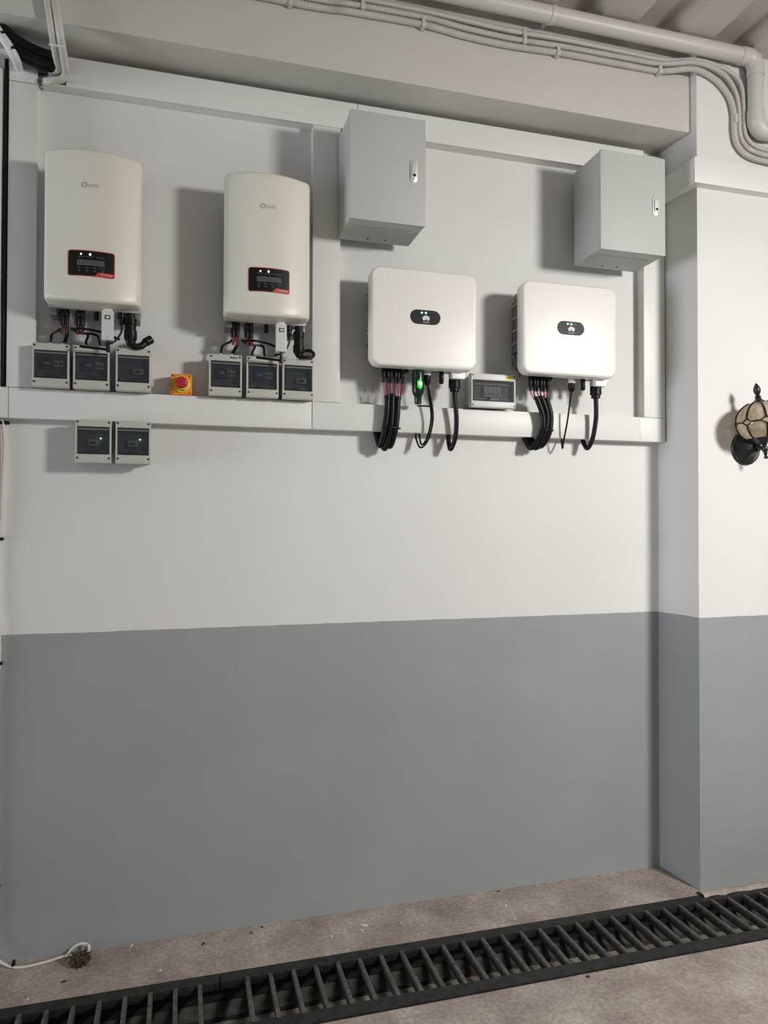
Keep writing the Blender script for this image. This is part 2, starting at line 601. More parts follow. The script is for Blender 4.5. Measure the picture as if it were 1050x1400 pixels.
def trunk_v(label, x0, x1, z0, z1, lids, d=0.05):
    t = thing('cable_trunking', label, 'trunking', (x0, 0, z0), 'white cable trunking')
    MB().box(x0, x1, -0.004, 0, z0, z1).box(x0, x0 + 0.003, -d + 0.004, -0.004, z0, z1).box(x1 - 0.003, x1, -d + 0.004, -0.004, z0, z1).build('channel', 'trunking_white', t)
    for a, b, dz in lids:
        MB().box(x0 - 0.001, x1 + 0.001, -d - dz, -d + 0.005, a, b, 0.0018).build('lid', 'trunking_white', t)
    return t


trunk_h('long white trunking running just under the beam, above both cream inverters', -0.462, 1.853, 2.914, 3.013, [(-0.385, 0.62, 0), (0.6215, 1.853, 0)])
trunk_h('short white trunking end piece behind the top of the cabinet beside the pilaster', 1.8545, 1.953, 2.914, 2.995, [(1.8545, 1.953, 0)])
trunk_h('long white trunking below the square white inverters and smoked breaker boxes', -0.70, 1.953, 1.793, 1.891, [(-0.70, -0.552, 0.001), (-0.5505, 0.4525, 0), (0.4535, 1.829, 0.004), (1.8305, 1.9525, 0.002)])
trunk_v('upright white trunking between the cream inverters and the square white ones', 0.4535, 0.555, 1.8935, 2.912, [(1.8935, 2.912, 0)])
trunk_v('upright white trunking standing against the side of the pilaster', 1.853, 1.953, 1.8935, 2.912, [(1.8935, 2.912, 0)])
trunk_v('upright white trunking beside the cream inverter with the beige-grey shade, lid in two lengths', -0.557, -0.473, 1.8935, 2.985, [(1.8935, 2.904, 0), (2.906, 2.985, 0)])
trunk_v('upright white trunking with a black cable in the gap beside it', -0.66, -0.5785, 1.8935, 2.95, [(1.8935, 2.95, 0)], d=0.055)
tag(MB().tube([(-0.5685, -0.035, 1.90), (-0.5685, -0.04, 2.4), (-0.5685, -0.036, 2.98)], 0.0065, 8, 0.05).build('black_cable', 'cable_black'), 'thin black cable running up the gap between two upright trunkings', 'cable')
# trunking wrapped round the pilaster
t = thing('cable_trunking', 'white trunking wrapped round the pilaster corner above the wall lantern', 'trunking', (1.94, -0.25, 2.795), 'white cable trunking')
MB().prism([(1.937, -0.055), (1.937, Y_PIL - 0.036), (5.5, Y_PIL - 0.036), (5.5, Y_PIL - 0.0005), (1.9765, Y_PIL - 0.0005), (1.9595, -0.055)], 2.797, 2.896, plane='xy').build('channel', 'trunking_white', t)
MB().box(1.934, 5.5, Y_PIL - 0.040, Y_PIL - 0.035, 2.796, 2.897, 0.0015).build('lid', 'trunking_white', t)
MB().box(1.934, 1.938, Y_PIL - 0.034, -0.055, 2.796, 2.897, 0.0015).build('lid', 'trunking_white', t)


# ------------------------------------------------------------------ cream string inverters with the bowed front
def bowed_inverter(cx, label):
    hw, ys, bulge = 0.1465, -0.163, 0.045
    ztop, zside, sag = 2.637, 2.162, 0.013
    t = thing('string_inverter', label, 'inverter', (cx, -0.02, 2.145), 'cream string inverters')

    def depth(x):
        tt = max(-1, min(1, (x - cx) / hw))
        d = ys - bulge * (1 - tt * tt)
        e = hw - abs(x - cx)
        r = 0.015
        if e < r:
            d += r - math.sqrt(max(0, r * r - (r - e) ** 2))
        return d
    # front cover: columns of a rounded vertical section
    mb = MB()
    b = mb.bm
    N = 44
    cols = []
    yb = -0.105
    for i in range(N + 1):
        s = -math.cos(math.pi * i / N)
        s = math.copysign(abs(s) ** 0.9, s)
        x = cx + hw * s
        tt = (x - cx) / hw
        e = hw - abs(x - cx)
        r2 = 0.011
        drop = (r2 - math.sqrt(max(0, r2 * r2 - (r2 - e) ** 2))) if e < r2 else 0
        zt = ztop - drop * 0.9
        zb = zside - sag * (1 - tt * tt) + drop * 0.5
        yf = depth(x)
        r = 0.012
        sec = [(yb, zb)]
        for k in range(5):
            a = math.pi / 2 * k / 4
            sec.append((yf + r - r * math.sin(a), zb + r - r * math.cos(a)))
        for k in range(9):
            sec.append((yf, zb + r + (zt - zb - 2 * r) * (k + 0.5) / 9))
        for k in range(5):
            a = math.pi / 2 * k / 4
            sec.append((yf + r - r * math.cos(a), zt - r + r * math.sin(a)))
        sec.append((yb, zt))
        cols.append([b.verts.new((x, y, z)) for y, z in sec])
    for p, q in zip(cols, cols[1:]):
        for k in range(len(p) - 1):
            b.faces.new((p[k], q[k], q[k + 1], p[k + 1]))
        b.faces.new((p[-1], q[-1], q[0], p[0]))
    b.faces.new(cols[0])
    b.faces.new(cols[-1][::-1])
    cover = mb.build('front_cover', 'inverter_cream', t, 40)
    # casting behind, with fins
    mb = MB().box(cx - 0.143, cx + 0.143, -0.105, -0.045, 2.150, 2.60, 0.006)
    for k in range(15):
        xx = cx - 0.13 + k * 0.26 / 14
        mb.box(xx - 0.0025, xx + 0.0025, -0.046, -0.012, 2.19, 2.58)
    mb.build('heat_sink', 'casting_grey', t)
    MB().box(cx - 0.10, cx + 0.10, -0.012, 0.0, 2.35, 2.45).build('wall_bracket', 'casting_grey', t)
    for sx in (-1, 1):
        MB().box(cx + sx * 0.128 - 0.012, cx + sx * 0.128 + 0.012, -0.10, -0.02, 2.128, 2.152, 0.004).build('mounting_foot', 'heat_sink_grey', t)
    # display
    def on(off):
        return lambda c: (c.x, depth(c.x) - off + c.y, c.z)

    def plate(x0, x1, z0, z1, r, th, n=14):
        m = MB()
        bb = m.bm
        cs = []
        for i in range(n + 1):
            s = -math.cos(math.pi * i / n)
            x = (x0 + x1) / 2 + (x1 - x0) / 2 * s
            e = (x1 - x0) / 2 * (1 - abs(s))
            d = r - math.sqrt(max(0, r * r - (r - e) ** 2)) if e < r else 0
            yy = depth(x)
            cs.append([bb.verts.new((x, yy - th, z0 + d)), bb.verts.new((x, yy - th, z1 - d)), bb.verts.new((x, yy + 0.002, z1 - d)), bb.verts.new((x, yy + 0.002, z0 + d))])
        for p, q in zip(cs, cs[1:]):
            for k in range(4):
                bb.faces.new((p[k], q[k], q[(k + 1) % 4], p[(k + 1) % 4]))
        bb.faces.new(cs[0]); bb.faces.new(cs[-1][::-1])
        return m
    dp = plate(cx - 0.0695, cx + 0.0695, 2.229, 2.3105, 0.007, 0.0015).build('display_panel', 'panel_maroon', t)
    plate(cx - 0.0670, cx + 0.0670, 2.2315, 2.3075, 0.006, 0.0022).build('display_face', 'panel_black', dp)
    plate(cx - 0.042, cx + 0.040, 2.262, 2.280, 0.001, 0.0028).build('screen', 'lcd_grey', dp)
    m = MB()
    m.prism([(cx + 0.010, 2.2288), (cx + 0.066, 2.2288), (cx + 0.0695, 2.232), (cx + 0.0695, 2.2425), (cx + 0.022, 2.2425)], -0.0010, 0.0)
    bmesh.ops.subdivide_edges(m.bm, edges=m.bm.edges[:], cuts=3, use_grid_fill=True)
    m.curved(on(0.0024)).build('red_tag', 'tag_red', dp)
    m = MB()
    for k in range(6):
        m.box(cx + 0.028 + k * 0.006, cx + 0.0325 + k * 0.006, -0.0004, 0.0, 2.2340, 2.2385)
    m.curved(on(0.0036)).build('tag_print', 'print_pale', dp)['kind'] = 'stuff'
    for xx, mt, r in ((-0.030, 'led_pink', 0.0024), (-0.003, 'led_white', 0.0031)):
        MB().cyl((cx + xx, depth(cx + xx) - 0.0022, 2.2975), (0, -1, 0), r, 0.0012, 12).build('indicator_lamp', mt, dp)
    for k in range(4):
        xx = cx - 0.035 + k * 0.023
        MB().cyl((xx, depth(xx) - 0.0022, 2.2455), (0, -1, 0), 0.0042, 0.0012, 14).build('button', 'button_grey', dp)
    m = MB()
    for a, w in ((-0.041, 0.02), (-0.016, 0.024), (0.015, 0.024)):
        m.box(cx + a, cx + a + w, -0.0004, 0, 2.2890, 2.2902)
    for a, w in ((-0.039, 0.010), (-0.018, 0.012), (0.003, 0.013), (0.024, 0.018)):
        m.box(cx + a, cx + a + w, -0.0004, 0, 2.2545, 2.2558)
    m.curved(on(0.0026)).build('panel_print', 'print_dim', dp)['kind'] = 'stuff'
    # maker's ring and word
    m = MB()
    m.prism(circ(0.0085, 24, cx - 0.022, 2.5195), -0.0005, 0.0, ring=circ(0.0060, 24, cx - 0.022, 2.5195))
    m.curved(on(0.0004)).build('logo_ring', 'print_grey', cover)
    m = MB().text('solis', 0.019, (cx + 0.006, 0, 2.5195), 0.0002)
    m.curved(on(0.0004)).build('logo_word', 'print_pale', cover)
    # stub plug beneath
    MB().cyl((cx + 0.003, -0.085, 2.152), (0, 0, -1), 0.008, 0.03, 12, 0.002).build('stub_plug', 'plug_black', t)
    return t


CX1, CX2 = -0.2835, 0.2775
bowed_inverter(CX1, 'cream bowed-front inverter beside the upright trunking with a two-length lid')
bowed_inverter(CX2, 'cream bowed-front inverter next to the large grey cabinet, above the emergency stop side')


# ------------------------------------------------------------------ smoked-window breaker boxes
def breaker_box(cx, z0, label, kind, group):
    w, h, d = 0.112, 0.143, 0.090
    t = thing('breaker_box', label, 'breaker box', (cx, 0, z0), group)
    x0, x1, z1 = cx - w / 2, cx + w / 2, z0 + h
    MB().prism(rrect(w - 0.010, h - 0.008, 0.006, 4, cx, z0 + h / 2), -d + 0.030, 0.0).build('base', 'box_side', t)
    wx0, wx1, wz0, wz1 = x0 + 0.0060, x1 - 0.0060, z0 + 0.029, z1 - 0.023
    # front cover: a frame with a window opening
    cov = MB().box(x0, wx0, -d, -d + 0.034, z0, z1, 0.003).box(wx1, x1, -d, -d + 0.034, z0, z1, 0.003).box(wx0 - 0.004, wx1 + 0.004, -d, -d + 0.034, z0, wz0, 0.003).box(wx0 - 0.004, wx1 + 0.004, -d, -d + 0.034, wz1, z1, 0.003).build('cover', 'box_grey', t)
    MB().box(wx0 - 0.003, wx1 + 0.003, -d + 0.026, -d + 0.030, wz0 - 0.003, wz1 + 0.003).build('inner_plate', 'box_inside', t)
    zc = (wz0 + wz1) / 2
    spec = {'pair': [(-0.030, 0.034, 0.036, 'breaker_dark'), (0.006, 0.018, 0.022, 'breaker_grey'), (0.025, 0.010, 0.022, 'breaker_grey')],
            'blue': [(-0.026, 0.034, 0.036, 'breaker_blue'), (0.010, 0.016, 0.024, 'breaker_grey'), (0.027, 0.010, 0.024, 'breaker_grey')],
            'low': [(-0.004, 0.036, 0.020, 'breaker_grey')],
            'small': [(-0.018, 0.032, 0.022, 'breaker_grey')]}[kind]
    for dx, bw, bh, mt in spec:
        zz = zc + (0.006 if kind in ('pair', 'blue') else -0.006)
        br = MB().box(cx + dx, cx + dx + bw, -d + 0.014, -d + 0.027, zz - bh / 2, zz + bh / 2, 0.0015).build('breaker', mt, t)
        MB().box(cx + dx + bw * 0.25, cx + dx + bw * 0.75, -d + 0.009, -d + 0.0145, zz - 0.005, zz + 0.003, 0.001).build('lever', 'breaker_dark' if mt == 'breaker_grey' else 'breaker_grey', br)
    if kind == 'small':
        MB().cyl((cx + 0.021, -d + 0.022, zc + 0.009), (0, -1, 0), 0.0026, 0.006, 10).build('indicator_lamp', 'led_white', t)
    MB().box(cx - 0.044, cx + 0.044, -d + 0.016, -d + 0.027, wz0 + 0.010, wz0 + 0.0125).build('inner_rail', 'breaker_grey', t)
    wn = MB().box(wx0 + 0.0004, wx1 - 0.0004, -d + 0.001, -d + 0.0028, wz0 + 0.0004, wz1 - 0.0004).build('window', 'smoked_pane', t)
    MB().box(cx - 0.022, cx + 0.022, -d - 0.003, -d + 0.001, wz0 + 0.003, wz0 + 0.0085, 0.0012).box(cx - 0.018, cx + 0.018, -d - 0.0015, -d + 0.001, wz0 + 0.0085, wz0 + 0.013, 0.0006).build('latch', 'screw_black', wn)
    MB().box(wx0 + 0.002, wx1 - 0.002, -d - 0.001, -d + 0.001, wz1 - 0.010, wz1 - 0.006, 0.0004).build('hinge_strip', 'box_inside', wn)
    for sx in (x0 + 0.007, x1 - 0.007):
        for sz in (z0 + 0.016, z1 - 0.008):
            MB().cyl((sx, -d + 0.001, sz), (0, -1, 0), 0.0036, 0.0022, 12, 0.0006).build('screw', 'screw_black', cov)
    return t


ZB = 1.8925
g = 'smoked-window breaker boxes on the trunking'
boxes = [(-0.4185, ZB, 'breaker box beside the upright two-length trunking, dark twin breaker behind smoked window', 'pair'),
         (-0.2945, ZB, 'middle breaker box of the three under the inverter beside the two-length trunking', 'blue'),
         (-0.1625, ZB, 'breaker box on the trunking under a black elbow conduit cocked upwards', 'low'),
         (0.1410, ZB - 0.003, 'breaker box on the trunking nearest to the yellow emergency stop, small print on its rim', 'pair'),
         (0.2690, ZB - 0.003, 'breaker box with blue breaker, under the antenna of the white stick, between two others', 'blue'),
         (0.3950, ZB - 0.003, 'breaker box tucked against the upright trunking between the inverters, under a coiled conduit', 'low')]
for cx, z, lab, kind in boxes:
    bb = breaker_box(cx, max(z, 1.8925), lab, kind, g)
    if cx == 0.1410:
        m = MB()
        for k, w in enumerate((0.0046, 0.0030, 0.0042, 0.0034, 0.0044)):
            m.box(cx + 0.016 + k * 0.0053, cx + 0.016 + k * 0.0053 + w, -0.0906, -0.0899, z + 0.1335, z + 0.1335 + (0.006 if k in (0, 2) else 0.0045))
        m.build('rim_print', 'print_black', bb)['kind'] = 'stuff'
g2 = 'breaker boxes hung below the trunking'
breaker_box(-0.2865, 1.6475, 'breaker box hung below the trunking, farther from the yellow stop', 'small', g2)
breaker_box(-0.1615, 1.6475, 'breaker box hung below the trunking, nearer to the yellow stop', 'small', g2)


# ------------------------------------------------------------------ emergency stop
t = thing('emergency_stop', 'yellow emergency stop station with red mushroom button resting on the trunking', 'switch', (-0.0065, 0, 1.8925))
ex, ez = -0.0065, 1.9285
bs = MB().box(ex - 0.0355, ex + 0.0355, -0.058, 0.0, 1.8925, 1.9655, 0.004).build('housing', 'stop_yellow', t)
MB().lathe([(0.029, 0), (0.029, 0.004), (0.026, 0.006), (0.017, 0.006)], (ex, -0.058, ez + 0.001), (0, -1, 0), 28).build('collar', 'stop_ring', t)
bt = MB().lathe([(0.011, 0), (0.011, 0.012), (0.019, 0.013), (0.021, 0.018), (0.018, 0.023), (0.010, 0.0255), (0.002, 0.026)], (ex, -0.063, ez + 0.003), (0, -1, 0), 28).build('mushroom_button', 'stop_red', t)
for k in range(3):
    a = math.radians(90 + 120 * k)
    MB().box(ex - 0.002 + 0.0145 * math.cos(a), ex + 0.002 + 0.0145 * math.cos(a), -0.0885, -0.086, ez + 0.003 + 0.0145 * math.sin(a) - 0.0025, ez + 0.003 + 0.0145 * math.sin(a) + 0.0025, 0.0008).build('arrow_mark', 'tag_red', bt)
MB().box(ex - 0.005, ex + 0.011, -0.0645, -0.0635, ez - 0.0225, ez - 0.0195).build('collar_print', 'print_black', t)
for sx in (-0.028, 0.028):
    for sz in (-0.029, 0.030):
        MB().cyl((ex + sx, -0.0575, ez + sz), (0, -1, 0), 0.0035, 0.002, 10, 0.0006).build('screw', 'tag_red', bs)


# ------------------------------------------------------------------ square white inverters
def square_inverter(cx, cz, label):
    w, h = 0.407, 0.357
    t = thing('hybrid_inverter', label, 'inverter', (cx, 0, cz - h / 2), 'square white inverters')
    yf = -0.165
    cover = MB().rounded(w, h, 0.036, yf, yf + 0.048, cx, cz, 0.010).build('front_cover', 'inverter_white', t, 50)
    mb = MB().prism(rrect(w - 0.030, h - 0.046, 0.02, 5, cx, cz + 0.004), yf + 0.048, -0.055)
    for k in range(24):
        xx = cx - (w - 0.06) / 2 + k * (w - 0.06) / 23
        mb.box(xx - 0.002, xx + 0.002, -0.056, -0.012, cz - 0.12, cz + 0.13)
    mb.build('heat_sink', 'heat_sink_grey', t)
    mb = MB()
    for k in range(5):
        zz = cz - 0.10 + k * 0.05
        mb.box(cx - w / 2 + 0.006, cx - w / 2 + 0.016, -0.110, -0.058, zz, zz + 0.006, 0.001)
    mb.build('side_rib', 'casting_grey', t)
    MB().box(cx - 0.12, cx + 0.12, -0.012, 0.0, cz - 0.03, cz + 0.07).build('wall_bracket', 'heat_sink_grey', t)
    MB().cyl((cx - w / 2 + 0.016, -0.085, cz - 0.092), (-1, 0, 0), 0.009, 0.012, 12, 0.002).build('side_screw', 'plug_black', t)
    p = MB().prism(rrect(0.116, 0.052, 0.0255, 8, cx, cz + 0.005), yf - 0.0016, yf + 0.001, 0.0006, 1).build('status_panel', 'panel_black', t)
    for k, (dx, mt) in enumerate(((-0.014, 'led_green'), (0.001, 'led_green'), (0.016, 'button_grey'))):
        MB().cyl((cx + dx, yf - 0.0016, cz + 0.0205), (0, -1, 0), 0.0033 if k < 2 else 0.002, 0.0008, 12).build('indicator_lamp', mt, p)
    # fan-shaped eight-petal emblem and word
    m = MB()
    bx, bz = cx + 0.002, cz - 0.0055
    for i, a in enumerate((-82, -58, -34, -11, 11, 34, 58, 82)):
        ar = math.radians(a)
        L = 0.0155 if abs(a) < 60 else 0.011
        d = Vector((math.sin(ar), 0, math.cos(ar)))
        n = Vector((math.cos(ar), 0, -math.sin(ar)))
        base = Vector((bx, 0, bz)) + d * 0.0022
        wd = 0.0026
        pts = []
        for f, g_ in ((0, 0), (0.35, 0.75), (0.7, 1.0), (0.9, 0.6), (1.0, 0.0), (0.9, -0.6), (0.7, -1.0), (0.35, -0.75)):
            q = base + d * (L * f) + n * (wd * g_)
            pts.append((q.x, q.z))
        m.prism(pts, yf - 0.0022, yf - 0.0016)
    m.build('emblem', 'print_white', p)
    MB().text('HUAWEI', 0.0062, (bx, yf - 0.0019, cz - 0.0135), 0.0002).build('emblem_word', 'print_white', p)
    MB().cyl((cx - 0.058, -0.098, cz - h / 2 + 0.022), (0, 0, -1), 0.014, 0.030, 14, 0.002).cyl((cx - 0.058, -0.098, cz - h / 2 - 0.008), (0, 0, -1), 0.008, 0.006, 12).build('dc_switch', 'plug_black', t)
    MB().box(cx - 0.17, cx + 0.17, -0.116, -0.060, cz - h / 2 + 0.004, cz - h / 2 + 0.024, 0.003).build('terminal_plate', 'heat_sink_grey', t)
    return t


SQ1, SQ2 = (0.8485, 2.1955), (1.4425, 2.2000)
square_inverter(*SQ1, 'square white inverter with a green glowing dongle plugged in below')
square_inverter(*SQ2, 'square white inverter without a glowing dongle, beside the upright trunking at the pilaster')


# ------------------------------------------------------------------ grey steel cabinets
def cabinet(x0, x1, z0, z1, label):
    t = thing('steel_cabinet', label, 'cabinet', ((x0 + x1) / 2, -0.055, z0), 'grey steel cabinets')
    yb, yf = -0.056, -0.252
    cab = MB().box(x0 + 0.002, x1 - 0.002, yf + 0.018, yb, z0 + 0.002, z1 - 0.002, 0.002).build('body', 'cabinet_grey', t)
    MB().box(x0 + 0.006, x1 - 0.006, yf + 0.0145, yf + 0.019, z0 + 0.006, z1 - 0.006).build('door_seal', 'cabinet_seal', t)
    door = MB().box(x0, x1, yf, yf + 0.015, z0, z1, 0.0025).build('door', 'cabinet_grey', t)
    lx, lz = x1 - 0.045, z0 + (z1 - z0) * 0.505
    MB().prism(rrect(0.026, 0.082, 0.0125, 6, lx, lz), yf - 0.004, yf + 0.001, 0.0015, 2, ring=None).build('lock_plate', 'chrome', door)
    MB().prism(rrect(0.015, 0.052, 0.007, 6, lx, lz - 0.004), yf - 0.010, yf - 0.0035, 0.003, 3).build('lock_lever', 'chrome', door)
    MB().cyl((lx, yf - 0.0098, lz - 0.018), (0, -1, 0), 0.0055, 0.0012, 14).build('keyhole', 'hole_black', door)
    MB().box(x0 + 0.03, x1 - 0.03, -0.19, -0.12, z0 - 0.0005, z0 + 0.0025).build('gland_plate', 'cabinet_grey', t)
    for sx in (0.38, 0.62):
        MB().cyl((x0 + (x1 - x0) * sx, -0.09, z0 + 0.003), (0, 0, -1), 0.004, 0.0025, 10).build('bottom_screw', 'hole_black', t)
    for sx in (x0 + 0.07, x1 - 0.07):
        for sz in (z0 + 0.09, z1 - 0.09):
            MB().cyl((sx, yb - 0.001, sz), (0, 1, 0), 0.008, 0.056, 12).build('wall_spacer', 'cabinet_seal', t)
    return t


cabinet(0.545, 0.8195, 2.495, 2.873, 'grey steel cabinet overlapping the upright trunking, above the inverter with the dongle')
cabinet(1.5205, 1.806, 2.492, 2.873, 'grey steel cabinet in the niche corner beside the pilaster')


# ------------------------------------------------------------------ wide breaker box with the yellow sticker
t = thing('breaker_box', 'wide light grey breaker box with clear window and yellow sticker between square inverters', 'breaker box', (1.153, 0, 1.897))
x0, x1, z0, z1, d = 1.061, 1.246, 1.8965, 2.026, 0.088
MB().box(x0 + 0.005, x1 - 0.005, -0.058, 0, z0 + 0.004, z1 - 0.004, 0.004).build('base', 'box_side', t)
wx0, wx1, wz0, wz1 = x0 + 0.005, x1 - 0.006, z0 + 0.024, z1 - 0.025
cov = MB().box(x0, wx0, -d, -d + 0.032, z0, z1, 0.002).box(wx1, x1, -d, -d + 0.032, z0, z1, 0.002).box(wx0 - 0.003, wx1 + 0.003, -d, -d + 0.032, z0, wz0, 0.003).box(wx0 - 0.003, wx1 + 0.003, -d, -d + 0.032, wz1, z1, 0.003).build('cover', 'box_light', t)
MB().box(wx0 - 0.002, wx1 + 0.002, -d + 0.025, -d + 0.030, wz0 - 0.002, wz1 + 0.002).build('inner_plate', 'inside_grey', t)
xc, zc = (x0 + x1) / 2, (wz0 + wz1) / 2
for k in range(4):
    bx = xc - 0.036 + k * 0.018
    br = MB().box(bx, bx + 0.0172, -d + 0.012, -d + 0.026, zc - 0.022, zc + 0.020, 0.001).build('breaker', 'breaker_white', t)
    MB().box(bx + 0.004, bx + 0.013, -d + 0.008, -d + 0.0125, zc - 0.014, zc - 0.006, 0.001).build('lever', 'breaker_grey', br)
MB().box(wx0 + 0.012, wx1 - 0.012, -d + 0.014, -d + 0.026, wz1 - 0.016, wz1 - 0.012).build('inner_rail', 'breaker_white', t)
MB().box(wx0 + 0.012, wx1 - 0.012, -d + 0.014, -d + 0.026, wz0 + 0.008, wz0 + 0.012).build('inner_rail', 'breaker_white', t)
wn = MB().box(wx0 + 0.0004, wx1 - 0.0004, -d + 0.001, -d + 0.003, wz0 + 0.0004, wz1 - 0.0004).build('window', 'clear_pane', t)
MB().prism([(xc - 0.024, wz0 + 0.001), (xc + 0.028, wz0 + 0.001), (xc + 0.018, wz0 + 0.015), (xc - 0.014, wz0 + 0.015)], -d - 0.003, -d + 0.001, 0.001, 1).build('latch', 'screw_black', wn)
st = MB().prism(rrect(0.024, 0.017, 0.003, 4, x1 - 0.030, z1 - 0.0125), -d - 0.0006, -d).build('sticker', 'sticker_yellow', cov)
m = MB()
for k in range(3):
    m.box(x1 - 0.0375 + k * 0.0053, x1 - 0.0338 + k * 0.0053, -d - 0.0009, -d - 0.0005, z1 - 0.0148, z1 - 0.0102)
m.build('sticker_print', 'print_black', st)['kind'] = 'stuff'
for sx in (x0 + 0.006, x1 - 0.006):
    for sz in (z0 + 0.008, z1 - 0.007):
        MB().cyl((sx, -d + 0.001, sz), (0, -1, 0), 0.0034, 0.002, 12, 0.0005).build('screw', 'screw_black', cov)


# ------------------------------------------------------------------ cabling under the square inverters
def dc_bundle(cols, sleeves, labs):
    """three pairs of plugs; each pair feeds a red wire and a black sleeve that hooks back under the trunking"""
    for k in range(3):
        u, v0, v1 = cols[k]
        t0 = P(u, v0, -0.092)
        p0 = P(u, v1, -0.092)
        t = thing('solar_cable', labs[k], 'cable', (p0.x, p0.y, p0.z), 'black sleeved cables under the square inverters')
        for dx in (-0.0085, 0.0085):
            mb = MB().lathe([(0.0095, 0), (0.0095, 0.018), (0.0075, 0.020), (0.0085, 0.024), (0.0085, 0.046), (0.006, 0.052), (0.006, 0.066)], (t0.x + dx, -0.092, 2.034), (0, 0, -1), 12)
            mb.build('plug', 'plug_black', t)
        zb = 2.034 - 0.064
        s = sleeves[k]
        top = Vector(s[0])
        for dx in (-0.0085, 0.0085):
            MB().tube([(t0.x + dx, -0.092, zb), (t0.x + dx * 0.7, -0.092, (zb + top.z) / 2), (top.x + dx * 0.45, top.y, top.z - 0.015)], 0.0032, 8).build('wire', 'wire_pink' if dx < 0 else 'wire_red', t)
        MB().tube(s, 0.0115, 12, 0.006, corr=0.07, pitch=0.007).build('sleeve', 'sleeve_black', t)
        MB().cyl(top + Vector((0, 0, 0.002)), (0, 0, -1), 0.0125, 0.012, 12, 0.002).build('sleeve_end', 'plug_black', t)


def tie(name_lab, c, rx, ry):
    pts = [(c[0] + rx * math.cos(a), c[1] + ry * math.sin(a), c[2]) for a in [2 * math.pi * k / 20 for k in range(20)]]
    mb = MB().tube(pts + [pts[0]], 0.0022, 6, 0.004)
    t = thing('cable_tie', name_lab, 'cable tie', c, 'black cable ties')
    mb.build('band', 'cable_black', t)
    MB().box(c[0] + rx - 0.001, c[0] + rx + 0.009, c[1] - 0.003, c[1] + 0.003, c[2] - 0.004, c[2] + 0.003, 0.001).build('head', 'cable_black', t)


# inverter with the dongle
cols = [(527.5, 499, 521), (537.5, 499.5, 521.5), (547.5, 500, 522)]
sl = []
for (ut, vt), (ua, va), (ub, vb), (uc, vc), (ud, vd) in (
        ((530, 541), (529, 565), (525, 590), (519.5, 609), (515, 595)),
        ((536.5, 539), (536, 565), (533, 590), (526, 613), (520, 596)),
        ((544, 543), (543, 568), (540, 590), (533, 610), (525, 597))):
    a = P(ut, vt, -0.092); b = P(ua, va, -0.090); c = P(ub, vb, -0.084); e = P(uc, vc, -0.062); f = P(ud, vd, -0.026)
    sl.append([a, b, c, e, f, Vector((f.x - 0.003, -0.020, 1.794))])
dc_bundle(cols, sl, ['black sleeved solar cable farthest from the glowing dongle, of three beside it', 'middle black sleeved solar cable of the three beside the glowing dongle', 'black sleeved solar cable nearest to the glowing dongle, of three beside it'])
c = P(534, 585, -0.086)
tie('black cable tie round the sleeves under the inverter with the dongle', (c.x, c.y, c.z), 0.030, 0.014)
# inverter beside the pilaster
cols = [(728, 511, 531), (737, 511.5, 531.5), (746, 512, 532)]
sl = []
for (ut, vt), (ua, va), (ub, vb), (uc, vc), (ud, vd) in (
        ((733.5, 543), (742, 568), (741, 590), (727, 612), (718.5, 602)),
        ((740, 542), (748, 567), (745, 592), (733, 612), (723, 602)),
        ((747.5, 545), (753, 570), (750, 594), (739, 610), (728, 602))):
    a = P(ut, vt, -0.092); b = P(ua, va, -0.090); c = P(ub, vb, -0.084); e = P(uc, vc, -0.060); f = P(ud, vd, -0.026)
    sl.append([a, b, c, e, f, Vector((f.x - 0.003, -0.020, 1.794))])
dc_bundle(cols, sl, ['black sleeved solar cable nearest to the wide box with the yellow sticker, bending sideways', 'middle black sleeved solar cable of the three bending under the inverter beside the pilaster', 'black sleeved solar cable nearest to the single thin cord, bending under its inverter'])
c = P(746, 588, -0.086)
tie('black cable tie round the sleeves under the inverter beside the pilaster', (c.x, c.y, c.z), 0.026, 0.014)


def data_cable(u, vtop, vmid, vend, paths, lab):
    a = P(u, vtop, -0.095)
    t = thing('data_cable', lab, 'cable', (a.x, a.y, a.z - 0.05), 'thin data cables under the square inverters')
    h1 = P(u, vmid, -0.095).z; h2 = P(u, vend, -0.095).z
    MB().lathe([(0.012, 0), (0.012, 0.012), (0.0145, 0.013), (0.0145, a.z - h1)], (a.x, a.y, 2.036), (0, 0, -1), 6).build('gland_nut', 'gland_silver', t)
    MB().lathe([(0.0135, 0), (0.0135, (h1 - h2) * 0.7), (0.007, h1 - h2)], (a.x, a.y, 2.036 - (a.z - h1)), (0, 0, -1), 14).build('gland_cap', 'plug_black', t)
    for pth in paths:
        MB().tube([(a.x, a.y, h2 + 0.01)] + pth, 0.0036, 8).build('cord', 'cable_black', t)


data_cable(584, 502, 514, 527,
           [[P(589, 545, -0.097), P(592, 572, -0.092), P(586, 600, -0.078), P(575, 612, -0.06), P(568.5, 598, -0.03), P(569.5, 590, -0.02)],
            [P(587, 545, -0.092), P(589.5, 572, -0.086), P(584, 598, -0.074), P(576.5, 608, -0.05), P(573.5, 596, -0.03), P(573.5, 590, -0.02)]],
           'pair of thin black cords looping under the trunking, beside the glowing dongle')
data_cable(781.5, 512, 522, 534,
           [[P(779, 552, -0.095), P(775, 580, -0.084), P(770.5, 603, -0.066), P(769, 613, -0.05), P(767.5, 600, -0.02)]],
           'single thin black cord hanging from the inverter beside the pilaster')


